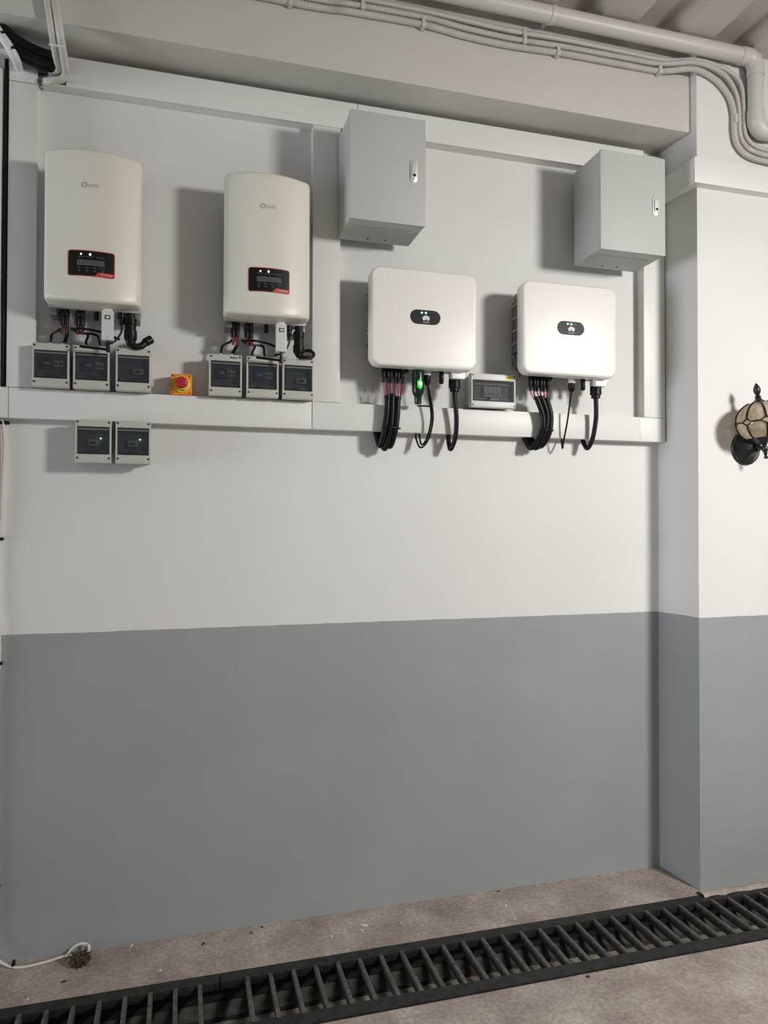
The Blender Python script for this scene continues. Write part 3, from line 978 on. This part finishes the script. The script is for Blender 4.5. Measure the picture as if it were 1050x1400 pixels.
def ac_cable(ublk, v0, v1, v2, path, lab):
    a = P(ublk, v0, -0.095); b = P(ublk, v1, -0.095); c = P(ublk, v2, -0.095)
    t = thing('power_cable', lab, 'cable', (a.x, a.y, c.z), 'thick power cables under the square inverters')
    MB().box(a.x - 0.020, a.x + 0.030, -0.125, -0.078, b.z, 2.034, 0.004).build('terminal_cover', 'gland_silver', t)
    MB().lathe([(0.021, 0), (0.0225, 0.006), (0.0225, (b.z - c.z) * 0.7), (0.018, (b.z - c.z) * 0.75), (0.018, b.z - c.z)], (a.x - 0.002, -0.095, b.z + 0.004), (0, 0, -1), 12).build('gland', 'plug_black', t)
    MB().tube([(a.x - 0.002, -0.095, c.z + 0.02)] + path, 0.0092, 12).build('cord', 'cable_black', t)
    return t


ac_cable(622, 505, 520, 537, [P(622, 548, -0.095), P(624, 572, -0.090), P(622.5, 598, -0.078), P(616, 614, -0.058), P(613, 600, -0.026), P(613, 592, -0.02)], 'thick black power cable under the inverter with the dongle')
ac_cable(815, 514, 530, 546, [P(815, 556, -0.095), P(814.5, 575, -0.090), P(810, 600, -0.078), P(803, 613, -0.058), P(797.5, 604, -0.028), P(797, 598, -0.02)], 'thick black power cable under the inverter beside the pilaster')


def stub(u, v0, v1, lab):
    a = P(u, v0, -0.098); b = P(u, v1, -0.098)
    tag(MB().lathe([(0.007, 0), (0.009, 0.004), (0.009, 2.034 - b.z - 0.005), (0.006, 2.034 - b.z)], (a.x, -0.098, 2.034), (0, 0, -1), 12).build('stub_antenna', 'plug_black'), lab, 'antenna', 'stub antennas under the square inverters')


stub(603.5, 505, 525, 'short black stub antenna under the inverter with the dongle')
stub(797, 513, 534, 'short black stub antenna under the inverter beside the pilaster')
# glowing dongle
a = P(571.5, 505, -0.105); b = P(571.5, 553, -0.105)
t = thing('wireless_dongle', 'black wireless dongle glowing green, plugged in under the square inverter', 'dongle', (a.x, -0.105, b.z))
L = 2.03 - b.z
MB().lathe([(0.010, 0), (0.020, 0.008), (0.0225, 0.03), (0.0225, L * 0.60), (0.0200, L * 0.72), (0.0145, L * 0.78), (0.013, L * 0.98), (0.010, L)], (a.x, -0.105, 2.03), (0, 0, -1), 18).build('casing', 'dongle_body', t)
gz = P(572, 525, -0.128).z
MB().prism(rrect(0.018, 0.034, 0.008, 6, a.x, gz), -0.1295, -0.118, 0.004, 3).build('light_window', 'dongle_glow', t)
MB().lathe([(0.0068, 0), (0.0050, 0.002), (0.001, 0.003)], (a.x + 0.002, -0.1290, gz + 0.002), (0, -1, 0), 14).build('indicator_lamp', 'dongle_core', t)
dl = bpy.data.lights.new('dongle_light', 'POINT'); dl.energy = 0.006; dl.color = (0.1, 1.0, 0.25); dl.shadow_soft_size = 0.01
dlo = bpy.data.objects.new('dongle_light', dl); COL.objects.link(dlo); dlo.parent = t; dlo.location = Vector((a.x + 0.002, -0.142, gz)) - Vector(t.location)
# short black scrap of cord lying on the trunking lip
q0 = P(571, 559, -0.045); q1 = P(588, 559.5, -0.045)
tag(MB().tube([(q0.x, -0.040, 1.8965), ((q0.x + q1.x) / 2, -0.042, 1.8975), (q1.x, -0.040, 1.8965)], 0.0032, 8).build('cord_end', 'cable_black'), 'short black cord end lying on the trunking under the glowing dongle', 'cable')


# ------------------------------------------------------------------ cabling under the cream inverters
def stick_logger(cx, lab, rod_u):
    t = thing('data_logger', lab, 'data logger', (cx, -0.125, 2.045), 'white data loggers')
    y0, y1 = -0.138, -0.112
    bd = MB().box(cx - 0.0185, cx + 0.0185, y0, y1, 2.047, 2.146, 0.004).build('casing', 'stick_white', t)
    MB().lathe([(0.014, 0), (0.014, 0.018)], (cx, -0.125, 2.144), (0, 0, 1), 14).build('plug', 'gland_silver', t)
    MB().box(cx - 0.009, cx + 0.009, y0 - 0.0008, y0 + 0.0005, 2.115, 2.129, 0.0003).build('label_print', 'lcd_grey', bd)
    MB().box(cx - 0.004, cx + 0.005, y0 - 0.0014, y0, 2.119, 2.125, 0.0003).build('label_mark', 'print_white', bd)
    MB().cyl((cx, y0 + 0.001, 2.057), (0, -1, 0), 0.004, 0.002, 10).build('screw', 'chrome', bd)
    MB().cyl((cx + 0.001, -0.125, 2.048), (0, 0, -1), 0.0055, 0.026, 10).lathe([(0.0065, 0), (0.0065, 0.016)], (cx + 0.001, -0.125, 2.026), (0, 0, -1), 10).build('antenna_joint', 'plug_black', t)
    MB().tube([(cx + 0.003, -0.125, 2.0185), (cx - 0.040, -0.125, 2.021), (cx - 0.086, -0.125, 2.024)], 0.0046, 8).build('antenna_rod', 'plug_black', t)


stick_logger(-0.2405, 'white stick data logger with black antenna, beside the box under the black elbow conduit', 0)
stick_logger(0.3285, 'white stick data logger with black antenna, beside the coiled conduit', 0)


def dc_set(cx, where, red):
    """two plug pairs beneath the inverter with wires arching into the breaker boxes"""
    y = -0.088
    zt, zb = 2.152, 2.092
    targets = [(-0.152, 2.036, 0), (-0.112, 2.036, 1), (-0.038, 2.036, 2), (0.004, 2.036, 3), (0.066, 2.066, 2)]
    starts = [-0.112, -0.098, -0.064, -0.050, -0.064]
    for k, ((dx, tz, _), sx) in enumerate(zip(targets, starts)):
        lab = ['thin cable arching wide from the outer plug%s', 'short thick cable dropping steeply from a plug%s', 'thin cable arching to the near gland of the middle box%s', 'thin cable arching to the far gland of the middle box%s', 'long thin cable swinging behind the white data logger%s'][k] % where
        t = thing('solar_cable', lab, 'cable', (cx + sx, y, zb), 'solar cables under the cream inverters')
        if k < 4:
            MB().lathe([(0.0088, 0), (0.0088, 0.022), (0.007, 0.024), (0.0085, 0.028), (0.0085, 0.05), (0.006, 0.058), (0.006, 0.066)], (cx + sx, y, zt), (0, 0, -1), 12).build('plug', 'plug_black', t)
        yy = y - (0.012 if k == 4 else 0)
        p0 = Vector((cx + sx, yy, zb))
        p3 = Vector((cx + dx, -0.055 if k < 4 else -0.075, tz))
        mid = p0.lerp(p3, 0.5)
        if k == 0:
            pts = [p0, p0 + Vector((-0.010, 0, -0.012)), mid + Vector((-0.012, 0, 0.008)), p3 + Vector((0.002, 0, 0.02)), p3]
        elif k == 1:
            pts = [p0, p0 + Vector((0.002, 0, -0.018)), p3 + Vector((0.006, 0, 0.022)), p3]
        else:
            pts = [p0 + Vector((-0.012, 0, -0.006)), p0 + Vector((0.0, -0.004, -0.016)), mid + Vector((0.016, -0.002, 0.012)), p3 + Vector((-0.004, 0, 0.020)), p3] if k < 4 else \
                  [p0 + Vector((-0.02, 0, -0.008)), p0 + Vector((0.02, 0, -0.004)), mid + Vector((0.012, 0, 0.004)), p3]
        r = 0.0042 if k != 1 else 0.006
        MB().tube(pts, r, 8, 0.003).build('wire', 'cable_black', t)
        if red and k < 4:
            MB().tube([p0 + Vector((-0.004, -0.003, 0.004)), p0 + Vector((0.003, -0.006, -0.008)), p0 + Vector((-0.002, -0.004, -0.022))], 0.0052, 8).build('red_sleeve', red, t)
        if k < 4:
            MB().lathe([(0.009, 0), (0.009, 0.005), (0.0065, 0.007), (0.006, 0.012)], (p3.x, p3.y, tz - 0.003), (0, 0, 1), 12).build('gland', 'box_grey', t)


dc_set(CX1 + 0.010, ', inverter beside two-length trunking', 'wire_maroon')
dc_set(CX2 + 0.000, ', inverter next to grey cabinet', 'wire_red')
for cx, lab in ((CX1 + 0.008, 'grey label hanging between plugs under the inverter beside the two-length trunking'), (CX2, 'grey label hanging between plugs under the inverter next to the grey cabinet')):
    tag(MB().box(cx - 0.092, cx - 0.072, -0.0895, -0.0865, 2.095, 2.122, 0.0008).box(cx - 0.086, cx - 0.078, -0.089, -0.087, 2.121, 2.148).build('cable_label', 'plug_grey'), lab, 'label', 'grey cable labels')


def signal_cord(cx, lab):
    t = thing('signal_cable', lab, 'cable', (cx, -0.09, 2.10), 'thin signal cables under the cream inverters')
    MB().lathe([(0.013, 0), (0.013, 0.016), (0.010, 0.018), (0.010, 0.032), (0.006, 0.038)], (cx, -0.092, 2.150), (0, 0, -1), 12).build('gland', 'plug_black', t)
    MB().tube([(cx, -0.092, 2.118), (cx + 0.001, -0.094, 2.09), (cx - 0.012, -0.096, 2.064), (cx - 0.030, -0.095, 2.048), (cx - 0.050, -0.085, 2.046)], 0.0035, 8).build('cord', 'cable_black', t)


signal_cord(CX1 + 0.082, 'thin black signal cord bending behind the white logger beside the black elbow conduit')
signal_cord(CX2 + 0.083, 'thin black signal cord bending behind the white logger beside the coiled conduit')

# AC connectors with black conduit
ax = -0.172
t = thing('power_conduit', 'black connector with elbow conduit cocked up beside the inverter by the two-length trunking', 'conduit', (ax, -0.095, 2.06), 'black conduits under the cream inverters')
MB().lathe([(0.015, 0), (0.015, 0.016), (0.021, 0.018), (0.021, 0.036), (0.0185, 0.038), (0.0185, 0.055), (0.021, 0.057), (0.021, 0.083), (0.018, 0.090)], (ax, -0.095, 2.150), (0, 0, -1), 16).build('connector', 'plug_black', t)
MB().tube([(ax, -0.095, 2.066), (ax + 0.002, -0.095, 2.050), (ax + 0.018, -0.094, 2.041), (ax + 0.036, -0.090, 2.047), (ax + 0.048, -0.085, 2.060), (ax + 0.066, -0.078, 2.074)], lambda s: 0.018 - 0.006 * min(1, s * 2.5) + (0.003 if s > 0.72 else 0), 14, corr=0.06, pitch=0.008).build('elbow', 'sleeve_black', t)
MB().lathe([(0.010, 0), (0.010, 0.008), (0.007, 0.012)], (ax + 0.036, -0.085, 2.0365), (0, 0, 1), 10).build('gland', 'box_grey', t)
ax = CX2 + 0.118
t = thing('power_conduit', 'black connector with conduit coiled in a ring over the breaker box by the upright trunking', 'conduit', (ax, -0.095, 2.06), 'black conduits under the cream inverters')
MB().lathe([(0.014, 0), (0.014, 0.018), (0.020, 0.020), (0.020, 0.040), (0.0175, 0.042), (0.0175, 0.066), (0.0205, 0.068), (0.0205, 0.090), (0.018, 0.096)], (ax, -0.095, 2.150), (0, 0, -1), 16).build('connector', 'plug_black', t)
pts = [(ax - 0.001, -0.095, 2.060), (ax + 0.001, -0.097, 2.046), (ax + 0.014, -0.102, 2.0395)]
for k in range(9):
    a = math.radians(-110 + 40 * k)
    pts.append((ax + 0.034 + 0.021 * math.cos(a), -0.104 + 0.0035 * k, 2.0545 + 0.015 * math.sin(a)))
MB().tube(pts, lambda s: 0.018 - 0.0125 * min(1, s * 5), 12, 0.004).build('coil', 'sleeve_black', t)

# ------------------------------------------------------------------ conduits, pipe and cables at the top
def top_conduit(pts, r, lab, corr, clips):
    t = thing('conduit', lab, 'conduit', pts[0], 'grey conduits along the beam')
    if corr:
        MB().tube(pts, r, 10, corr=0.13, pitch=0.0075).build('corrugated_tube', 'conduit_grey', t)
    else:
        MB().tube(pts, r, 10, 0.02).build('smooth_tube', 'conduit_grey', t)
    for c in clips:
        MB().box(c[0] - 0.006, c[0] + 0.006, c[1] - r - 0.004, c[1] + r, c[2] - r - 0.006, c[2] + r + 0.004, 0.002).build('clip', 'pvc_white', t)


yb = Y_BEAM - 0.0125
low = [(-0.9, yb, 3.246), (0.3, yb, 3.236), (0.56, yb, 3.245), (0.825, yb, 3.250), (1.0, yb, 3.238), (1.18, yb, 3.236), (1.40, yb, 3.246), (1.65, yb, 3.249), (1.82, yb, 3.253),
       (1.95, -0.236, 3.262), (2.05, -0.236, 3.240), (2.118, -0.236, 3.185), (2.143, -0.236, 3.120), (2.146, -0.236, 3.04), (2.163, -0.236, 2.985), (2.215, -0.236, 2.950), (2.32, -0.237, 2.938), (2.6, -0.237, 2.936), (3.2, -0.237, 2.936)]
midc = [(-0.9, yb, 3.274), (0.3, yb, 3.262), (0.56, yb, 3.271), (0.825, yb, 3.276), (1.0, yb, 3.266), (1.18, yb, 3.263), (1.40, yb, 3.272), (1.65, yb, 3.276), (1.82, yb, 3.281),
        (1.965, -0.236, 3.290), (2.09, -0.236, 3.266), (2.148, -0.236, 3.205), (2.166, -0.236, 3.130), (2.169, -0.236, 3.045), (2.187, -0.236, 3.0), (2.235, -0.236, 2.973), (2.34, -0.237, 2.963), (2.6, -0.237, 2.961), (3.2, -0.237, 2.961)]
hi = [(-0.9, yb, 3.300), (0.3, yb, 3.287), (0.56, yb, 3.297), (0.825, yb, 3.300), (1.0, yb, 3.296), (1.18, yb, 3.292), (1.40, yb, 3.300), (1.65, yb, 3.300), (1.85, yb, 3.301),
      (1.96, -0.2345, 3.301), (2.06, -0.2345, 3.297), (2.135, -0.236, 3.277), (2.178, -0.236, 3.235), (2.190, -0.236, 3.150), (2.193, -0.236, 3.055), (2.212, -0.236, 3.015), (2.255, -0.236, 2.994), (2.34, -0.237, 2.986), (2.6, -0.237, 2.985), (3.2, -0.237, 2.985)]
top_conduit(low, 0.0122, 'lowest of the three conduits along the beam, corrugated, bending down the pilaster', True, [(0.345, yb, 3.237), (0.825, yb, 3.250), (1.365, yb, 3.245), (1.815, yb, 3.253), (2.145, -0.236, 3.09)])
top_conduit(midc, 0.0118, 'middle of the three conduits along the beam, corrugated', True, [(0.60, yb, 3.272), (1.225, yb, 3.264)])
top_conduit(hi, 0.0098, 'topmost thin smooth conduit along the beam, just under the steel deck', False, [(1.225, yb, 3.294)])

# drain pipe under the deck
py = -0.262
t = thing('drain_pipe', 'white plastic pipe under the steel deck with two elbows beside the pilaster', 'pipe', (2.228, py, 3.04))
rp = 0.0305
MB().tube([(-0.8, py, 3.338), (2.17, py, 3.338)], rp, 20, 0.5, smooth=False).build('pipe_run', 'pvc_white', t)
MB().tube([(2.228, py, 3.282), (2.228, py, 3.10)], rp, 20, 0.5, smooth=False).build('pipe_drop', 'pvc_white', t)
MB().tube([(2.286, py, 3.046), (3.4, py, 3.046)], rp, 20, 0.5, smooth=False).build('pipe_run', 'pvc_white', t)
def elbow(c, a0, a1, r):
    return [(c[0] + r * math.cos(math.radians(a0 + (a1 - a0) * k / 8)), py, c[2] + r * math.sin(math.radians(a0 + (a1 - a0) * k / 8))) for k in range(9)]
e1 = [(2.150, py, 3.338)] + elbow((2.186, py, 3.296), 90, 0, 0.042) + [(2.228, py, 3.262)]
e2 = [(2.228, py, 3.120)] + elbow((2.272, py, 3.090), 180, 270, 0.044) + [(2.31, py, 3.046)]
MB().tube(e1, rp + 0.003, 20, smooth=False).build('elbow', 'pvc_white', t)
MB().tube(e2, rp + 0.004, 20, smooth=False).build('elbow', 'pvc_white', t)
for xx in (0.35, 1.30):
    MB().lathe([(rp + 0.003, 0), (rp + 0.003, 0.018)], (xx, py, 3.338), (1, 0, 0), 20).box(xx + 0.004, xx + 0.014, py + 0.02, Y_BEAM, 3.332, 3.344).build('pipe_clamp', 'pvc_white', t)

# two pale conduits dropping in front of the beam into the trunking
g = 'pale conduits dropping into the trunking'
A = [P(59, -30, -0.215), P(66, 10, -0.214), P(71, 45, -0.206), P(76, 75, -0.150), P(80, 93, -0.090), P(76, 97, -0.075), P(66, 97, -0.070)]
B = [P(72, -30, -0.220), P(77, 10, -0.219), P(82, 45, -0.212), P(87.5, 80, -0.155), P(90, 98, -0.100), P(85, 108, -0.088), P(72, 110, -0.080), P(62, 111, -0.06)]
tag(MB().tube(A, 0.0105, 10).build('conduit', 'pvc_dirty'), 'thinner pale conduit dropping past the beam into the open trunking end', 'conduit', g)
tb = tag(MB().tube(B, 0.0120, 10).build('conduit', 'pvc_dirty'), 'thicker pale conduit with dark stains, dropping past the beam into the open trunking end', 'conduit', g)
c = P(79, 66, -0.195)
tag(MB().box(c.x - 0.024, c.x + 0.022, c.y - 0.016, c.y - 0.011, c.z - 0.003, c.z + 0.002, 0.001).build('cable_tie', 'tape_white'), 'white cable tie binding the two pale conduits in front of the beam', 'cable tie')
# black cable bundle from the side into the trunking
t = thing('cable_bundle', 'thick black cable bundle sagging under the beam into the open trunking end', 'cable', P(40, 80, -0.1))
for k, (dy, dz, r) in enumerate(((0, 0, 0.018), (-0.02, 0.012, 0.016), (0.012, -0.018, 0.016), (-0.014, -0.016, 0.015), (0.006, 0.022, 0.015))):
    pts = [P(-35, 0, -0.10), P(-8, 22, -0.10), P(10, 52, -0.10), P(30, 68, -0.10), P(55, 80, -0.095), P(76, 86, -0.085), P(86, 86, -0.07)]
    MB().tube([q + Vector((0, dy, dz * (1 - 0.35 * i / 6))) for i, q in enumerate(pts)], r, 10, 0.012).build('cable', 'cable_black', t)
t = thing('taped_conduit', 'short white conduit with black tape bands entering the upright trunking', 'conduit', P(10, 65, -0.13))
MB().tube([P(-14, 25, -0.135), P(0, 46, -0.135), P(11, 62, -0.13), P(20, 78, -0.115), P(26, 92, -0.05)], 0.0145, 12).build('tube', 'tape_white', t)
for u, v, w in ((2, 46, 0), (15, 67, 0)):
    c = P(u, v, -0.1345 + (0.008 if u > 5 else 0)); e = P(u + 2.2, v + 3.4, -0.1335 + (0.008 if u > 5 else 0))
    MB().tube([c, e], 0.0155, 12, 0.1).build('tape_band', 'cable_black', t)
# short pipe stubs in the open trunking end
tag(MB().tube([P(52, 96, -0.03), P(66, 97, -0.03)], 0.014, 12, 0.1).build('conduit_stub', 'plug_grey'), 'upper grey conduit stub in the open trunking end', 'conduit', 'grey conduit stubs in the trunking end')
tag(MB().tube([P(52, 108, -0.03), P(66, 109, -0.03)], 0.014, 12, 0.1).build('conduit_stub', 'plug_grey'), 'lower grey conduit stub in the open trunking end', 'conduit', 'grey conduit stubs in the trunking end')

# ------------------------------------------------------------------ white wire at the wall edge, down to the floor
t = thing('white_cable', 'thin white cable clipped down the wall and trailing along the floor edge', 'cable', (-0.578, -0.01, 0.0))
MB().tube([(-0.574, -0.012, 1.79), (-0.568, -0.010, 1.72), (-0.571, -0.010, 1.60), (-0.576, -0.010, 1.45), (-0.583, -0.008, 1.39), (-0.584, -0.008, 1.2), (-0.580, -0.010, 1.12), (-0.578, -0.008, 1.0), (-0.588, -0.008, 0.8), (-0.588, -0.008, 0.3), (-0.590, -0.010, 0.10),
           (-0.578, -0.018, 0.035), (-0.548, -0.030, 0.010), (-0.500, -0.052, 0.005), (-0.43, -0.045, 0.005), (-0.365, -0.028, 0.007), (-0.325, -0.036, 0.010), (-0.298, -0.046, 0.012), (-0.292, -0.030, 0.028), (-0.315, -0.016, 0.034), (-0.345, -0.018, 0.024), (-0.362, -0.030, 0.008)], 0.0042, 8, 0.008).build('cord', 'wire_white', t)
MB().tube([(-0.580, -0.008, 1.79), (-0.576, -0.008, 1.66), (-0.577, -0.008, 1.55), (-0.583, -0.008, 1.42)], 0.003, 8, 0.01).build('cord', 'wire_peach', t)
for z in (1.78, 1.395, 0.985, 0.255):
    MB().box(-0.595, -0.570 if z < 1.7 else -0.556, -0.015, 0.0, z - 0.005, z + 0.005, 0.002).build('clip', 'cable_black', t)
MB().box(-0.526, -0.516, -0.048, -0.030, 0.0, 0.022, 0.003).build('clip', 'cable_black', t)

# clump of dried moss
mb = MB()
bmesh.ops.create_icosphere(mb.bm, subdivisions=3, radius=1.0)
rnd = random.Random(3)
for v in mb.bm.verts:
    s = 1 + rnd.uniform(-0.28, 0.28)
    v.co = Vector((-0.316 + v.co.x * 0.030 * s, -0.078 + v.co.y * 0.024 * s, max(0.0005, 0.016 + v.co.z * 0.020 * s)))
for k in range(26):
    a, e = rnd.uniform(0, 6.28), rnd.uniform(0.1, 1.2)
    d = Vector((math.cos(a) * math.cos(e), math.sin(a) * math.cos(e), math.sin(e)))
    c = Vector((-0.316, -0.078, 0.012))
    mb.tube([c + d * 0.02, c + d * 0.034 + Vector((rnd.uniform(-.006, .006), rnd.uniform(-.006, .006), 0.002)), c + d * 0.042 + Vector((rnd.uniform(-.012, .012), rnd.uniform(-.012, .012), rnd.uniform(-0.008, 0.004)))], 0.0016, 5, 0.02)
tag(mb.build('moss_clump', 'moss_brown'), 'small clump of dried brown moss beside the white cable on the floor', 'moss')

# ------------------------------------------------------------------ drain grates
def grate(x0, x1, lab):
    t = thing('drain_grate', lab, 'grate', ((x0 + x1) / 2, (G0 + G1) / 2, -0.02), 'iron drain grates')
    MB().box(x0, x1, G0 - 0.046, G0, -0.0195, 0.006, 0.002).build('frame_rail', 'iron_black', t)
    MB().box(x0, x1, G1, G1 + 0.050, -0.0195, 0.006, 0.002).build('frame_rail', 'iron_black', t)
    n0 = math.ceil((x0 + 0.01 - 0.128) / 0.0733)
    n1 = math.floor((x1 - 0.01 - 0.128) / 0.0733)
    proto = None
    for k in range(n0, n1 + 1):
        xx = 0.134 + k * 0.0733
        if proto is None:
            proto = MB().box(xx - 0.0065, xx + 0.0065, G1 + 0.046, G0 - 0.042, -0.024, 0.0075, 0.003, 2).build('crossbar', 'bar_iron', t)
            px = xx
        else:
            c = proto.copy()
            COL.objects.link(c)
            c.parent = t
            c.location = (xx - px, rnd.uniform(-0.002, 0.002), 0)
            c.rotation_euler = (0, 0, 0)
    return t


grate(-1.2, 0.1205, 'iron drain grate starting under the moss clump, ending at the joint')
grate(0.1245, 3.2, 'long iron drain grate running from the joint past the pilaster')

# crumbled mortar along the back rail at the foot of the pilaster
mb = MB()
bmx = mb.bm
rows = []
for i in range(34):
    xx = 1.95 + i * 0.03
    w = 0.016 + 0.014 * rnd.random()
    hgt = 0.008 + 0.006 * rnd.random()
    rows.append([bmx.verts.new((xx, G0 + 0.030 * (0.6 + 0.4 * rnd.random()), 0.0005)), bmx.verts.new((xx, G0 + 0.012, hgt)), bmx.verts.new((xx, G0 - w * 0.5, hgt + 0.002)), bmx.verts.new((xx, G0 - w, 0.0065))])
for a, b in zip(rows, rows[1:]):
    for k in range(3):
        bmx.faces.new((a[k], a[k + 1], b[k + 1], b[k]))
tag(mb.build('mortar_ridge', 'mortar', angle=60), 'crumbled mortar ridge along the grate at the foot of the pilaster', 'mortar')

# ------------------------------------------------------------------ debris
def chip(name, u, v, L, w, rot, m, lab, cat, grp, z=0.0):
    c = PZ(u, v, z)
    mb = MB()
    b = mb.bm
    pts = [(-L / 2, 0, 0.0006), (-L * 0.2, w / 2, 0.0016), (L * 0.25, w * 0.45, 0.003), (L / 2, 0, 0.001), (L * 0.2, -w / 2, 0.0014), (-L * 0.25, -w * 0.4, 0.0025)]
    R = Matrix.Rotation(rot, 3, 'Z')
    top = [b.verts.new(R @ Vector((p[0], p[1], p[2] + 0.0016)) + Vector((c.x, c.y, z))) for p in pts]
    bot = [b.verts.new(R @ Vector((p[0], p[1], max(0, p[2] - 0.0006))) + Vector((c.x, c.y, z))) for p in pts]
    b.faces.new(top); b.faces.new(bot[::-1])
    for i in range(6):
        j = (i + 1) % 6
        b.faces.new((top[j], top[i], bot[i], bot[j]))
    tag(mb.build(name, m), lab, cat, grp)


lf = 'small dark leaf scrap lying on the concrete between wall and grate'
for u, v, L, w, r in ((278, 1291, 0.022, 0.008, 1.2), (344, 1276, 0.014, 0.006, 0.9), (358, 1268, 0.010, 0.008, 0.2), (681, 1219, 0.012, 0.004, 0.1), (87, 1343, 0.016, 0.008, 0.3)):
    chip('leaf_scrap', u, v, L, w, r, 'leaf_brown', lf, 'leaf', 'leaf scraps behind the grate')
chip('leaf_scrap', 804, 1336, 0.014, 0.009, 0.5, 'iron_black', 'black crumb lying on the floor in front of the grate', 'debris', None)
sc = 'tiny white paint flake lying on the concrete between wall and grate'
for u, v, L, w, r in ((498, 1266, 0.030, 0.010, -0.3), (495, 1273, 0.020, 0.005, -0.9), (453, 1281, 0.012, 0.005, -0.5), (548, 1263, 0.008, 0.004, 0.3), (692, 1239, 0.010, 0.008, 0.3), (855, 1234, 0.010, 0.006, 0.8), (475, 1300, 0.008, 0.006, 0.2), (219, 1328, 0.010, 0.007, 0.4), (38, 1367, 0.008, 0.005, 0.4), (180, 1294, 0.018, 0.006, 0.9), (704, 1258, 0.006, 0.005, 0.1)):
    chip('paint_flake', u, v, L, w, r, 'scrap_white', sc, 'debris', 'paint flakes behind the grate')

# ------------------------------------------------------------------ wall lantern on the pilaster
lx, ly = 2.203, -0.325
t = thing('wall_lantern', 'black wall lantern with amber glass globe mounted on the pilaster', 'lantern', (lx, Y_PIL, 1.757))
MB().lathe([(0.069, 0), (0.070, 0.004), (0.067, 0.009), (0.060, 0.011)], (lx, Y_PIL, 1.757), (0, -1, 0), 28).build('plate_rim', 'lantern_black', t)
MB().lathe([(0.064, 0.008), (0.064, 0.014), (0.052, 0.022), (0.030, 0.050), (0.022, 0.062), (0.010, 0.064)], (lx, Y_PIL, 1.757), (0, -1, 0), 8, math.pi / 8).build('wall_plate', 'lantern_black', t, 25)
MB().tube([(lx, Y_PIL - 0.055, 1.756), (lx, Y_PIL - 0.08, 1.750), (lx, ly, 1.747)], 0.009, 10).build('arm', 'lantern_black', t)
LEAN = Matrix.Rotation(math.radians(-9.0), 4, 'Y')
PIV = Vector((lx, ly, 1.745))
def lean(c):
    return PIV + (LEAN @ (Vector(c) - PIV))
MB().lathe([(0.005, -0.040), (0.008, -0.037), (0.008, -0.032), (0.004, -0.028), (0.007, -0.02), (0.007, -0.014), (0.011, -0.008), (0.011, 0.006), (0.008, 0.012), (0.012, 0.020), (0.030, 0.024), (0.036, 0.034), (0.044, 0.046), (0.046, 0.052), (0.02, 0.052)], PIV, (0, 0, 1), 18).curved(lean).build('socket_cup', 'lantern_black', t)
gc = Vector((lx, ly, 1.745 + 0.108))
RX, RZ = 0.090, 0.078
ZLO, ZHI = -0.060, 0.074
def globe(lat_z, a, k=1.0):
    """point on the globe at height lat_z, angle a"""
    s = max(0.0, 1 - (lat_z / (RZ * 1.02)) ** 2)
    r = RX * math.sqrt(s) ** 0.9 * k
    return Vector((gc.x + r * math.cos(a), gc.y + r * math.sin(a), gc.z + lat_z))
mb = MB()
b = mb.bm
rows = []
for i in range(17):
    zz = ZLO + (ZHI - ZLO) * i / 16
    rows.append([b.verts.new(globe(zz, 2 * math.pi * k / 48, 0.985 + 0.02 * abs(math.sin(4 * 2 * math.pi * k / 48)))) for k in range(48)])
for p, q in zip(rows, rows[1:]):
    for k in range(48):
        b.faces.new((p[k], p[(k + 1) % 48], q[(k + 1) % 48], q[k]))
mb.curved(lean).build('glass_globe', 'lantern_glass', t, 60)
for k in range(8):
    a = 2 * math.pi * (k + 0.30) / 8
    da = 2 * math.pi / 8
    w = da * 0.27
    rib = MB()
    rib.tube([globe(zz, a, 1.02) for zz in (0.0745, 0.070, 0.060, 0.045, 0.030, 0.018)], 0.0044, 6, 0.01)
    rib.tube([globe(0.018, a, 1.02), globe(0.004, a + w, 1.02), globe(-0.010, a, 1.02), globe(0.004, a - w, 1.02), globe(0.018, a, 1.02)], 0.0034, 6, smooth=False)
    rib.tube([globe(0.004, a + w, 1.02), globe(0.006, a + da / 2, 1.02), globe(0.004, a + da - w, 1.02)], 0.0034, 6, smooth=False)
    rib.tube([globe(zz, a, 1.02) for zz in (-0.010, -0.025, -0.040, -0.052, -0.060)], 0.0042, 6, 0.01)
    rib.curved(lean).build('rib', 'lantern_bronze', t)
MB().lathe([(0.034, 0.070), (0.026, 0.078), (0.016, 0.084), (0.010, 0.093), (0.013, 0.098), (0.007, 0.103), (0.011, 0.112), (0.014, 0.122), (0.013, 0.131), (0.008, 0.143), (0.001, 0.152)], gc, (0, 0, 1), 14).curved(lean).build('finial', 'lantern_black', t)
MB().lathe([(0.012, -0.05), (0.013, -0.02), (0.024, 0.005), (0.024, 0.02), (0.012, 0.036), (0.001, 0.04)], gc, (0, 0, 1), 14).curved(lean).build('bulb', 'bulb_white', t)
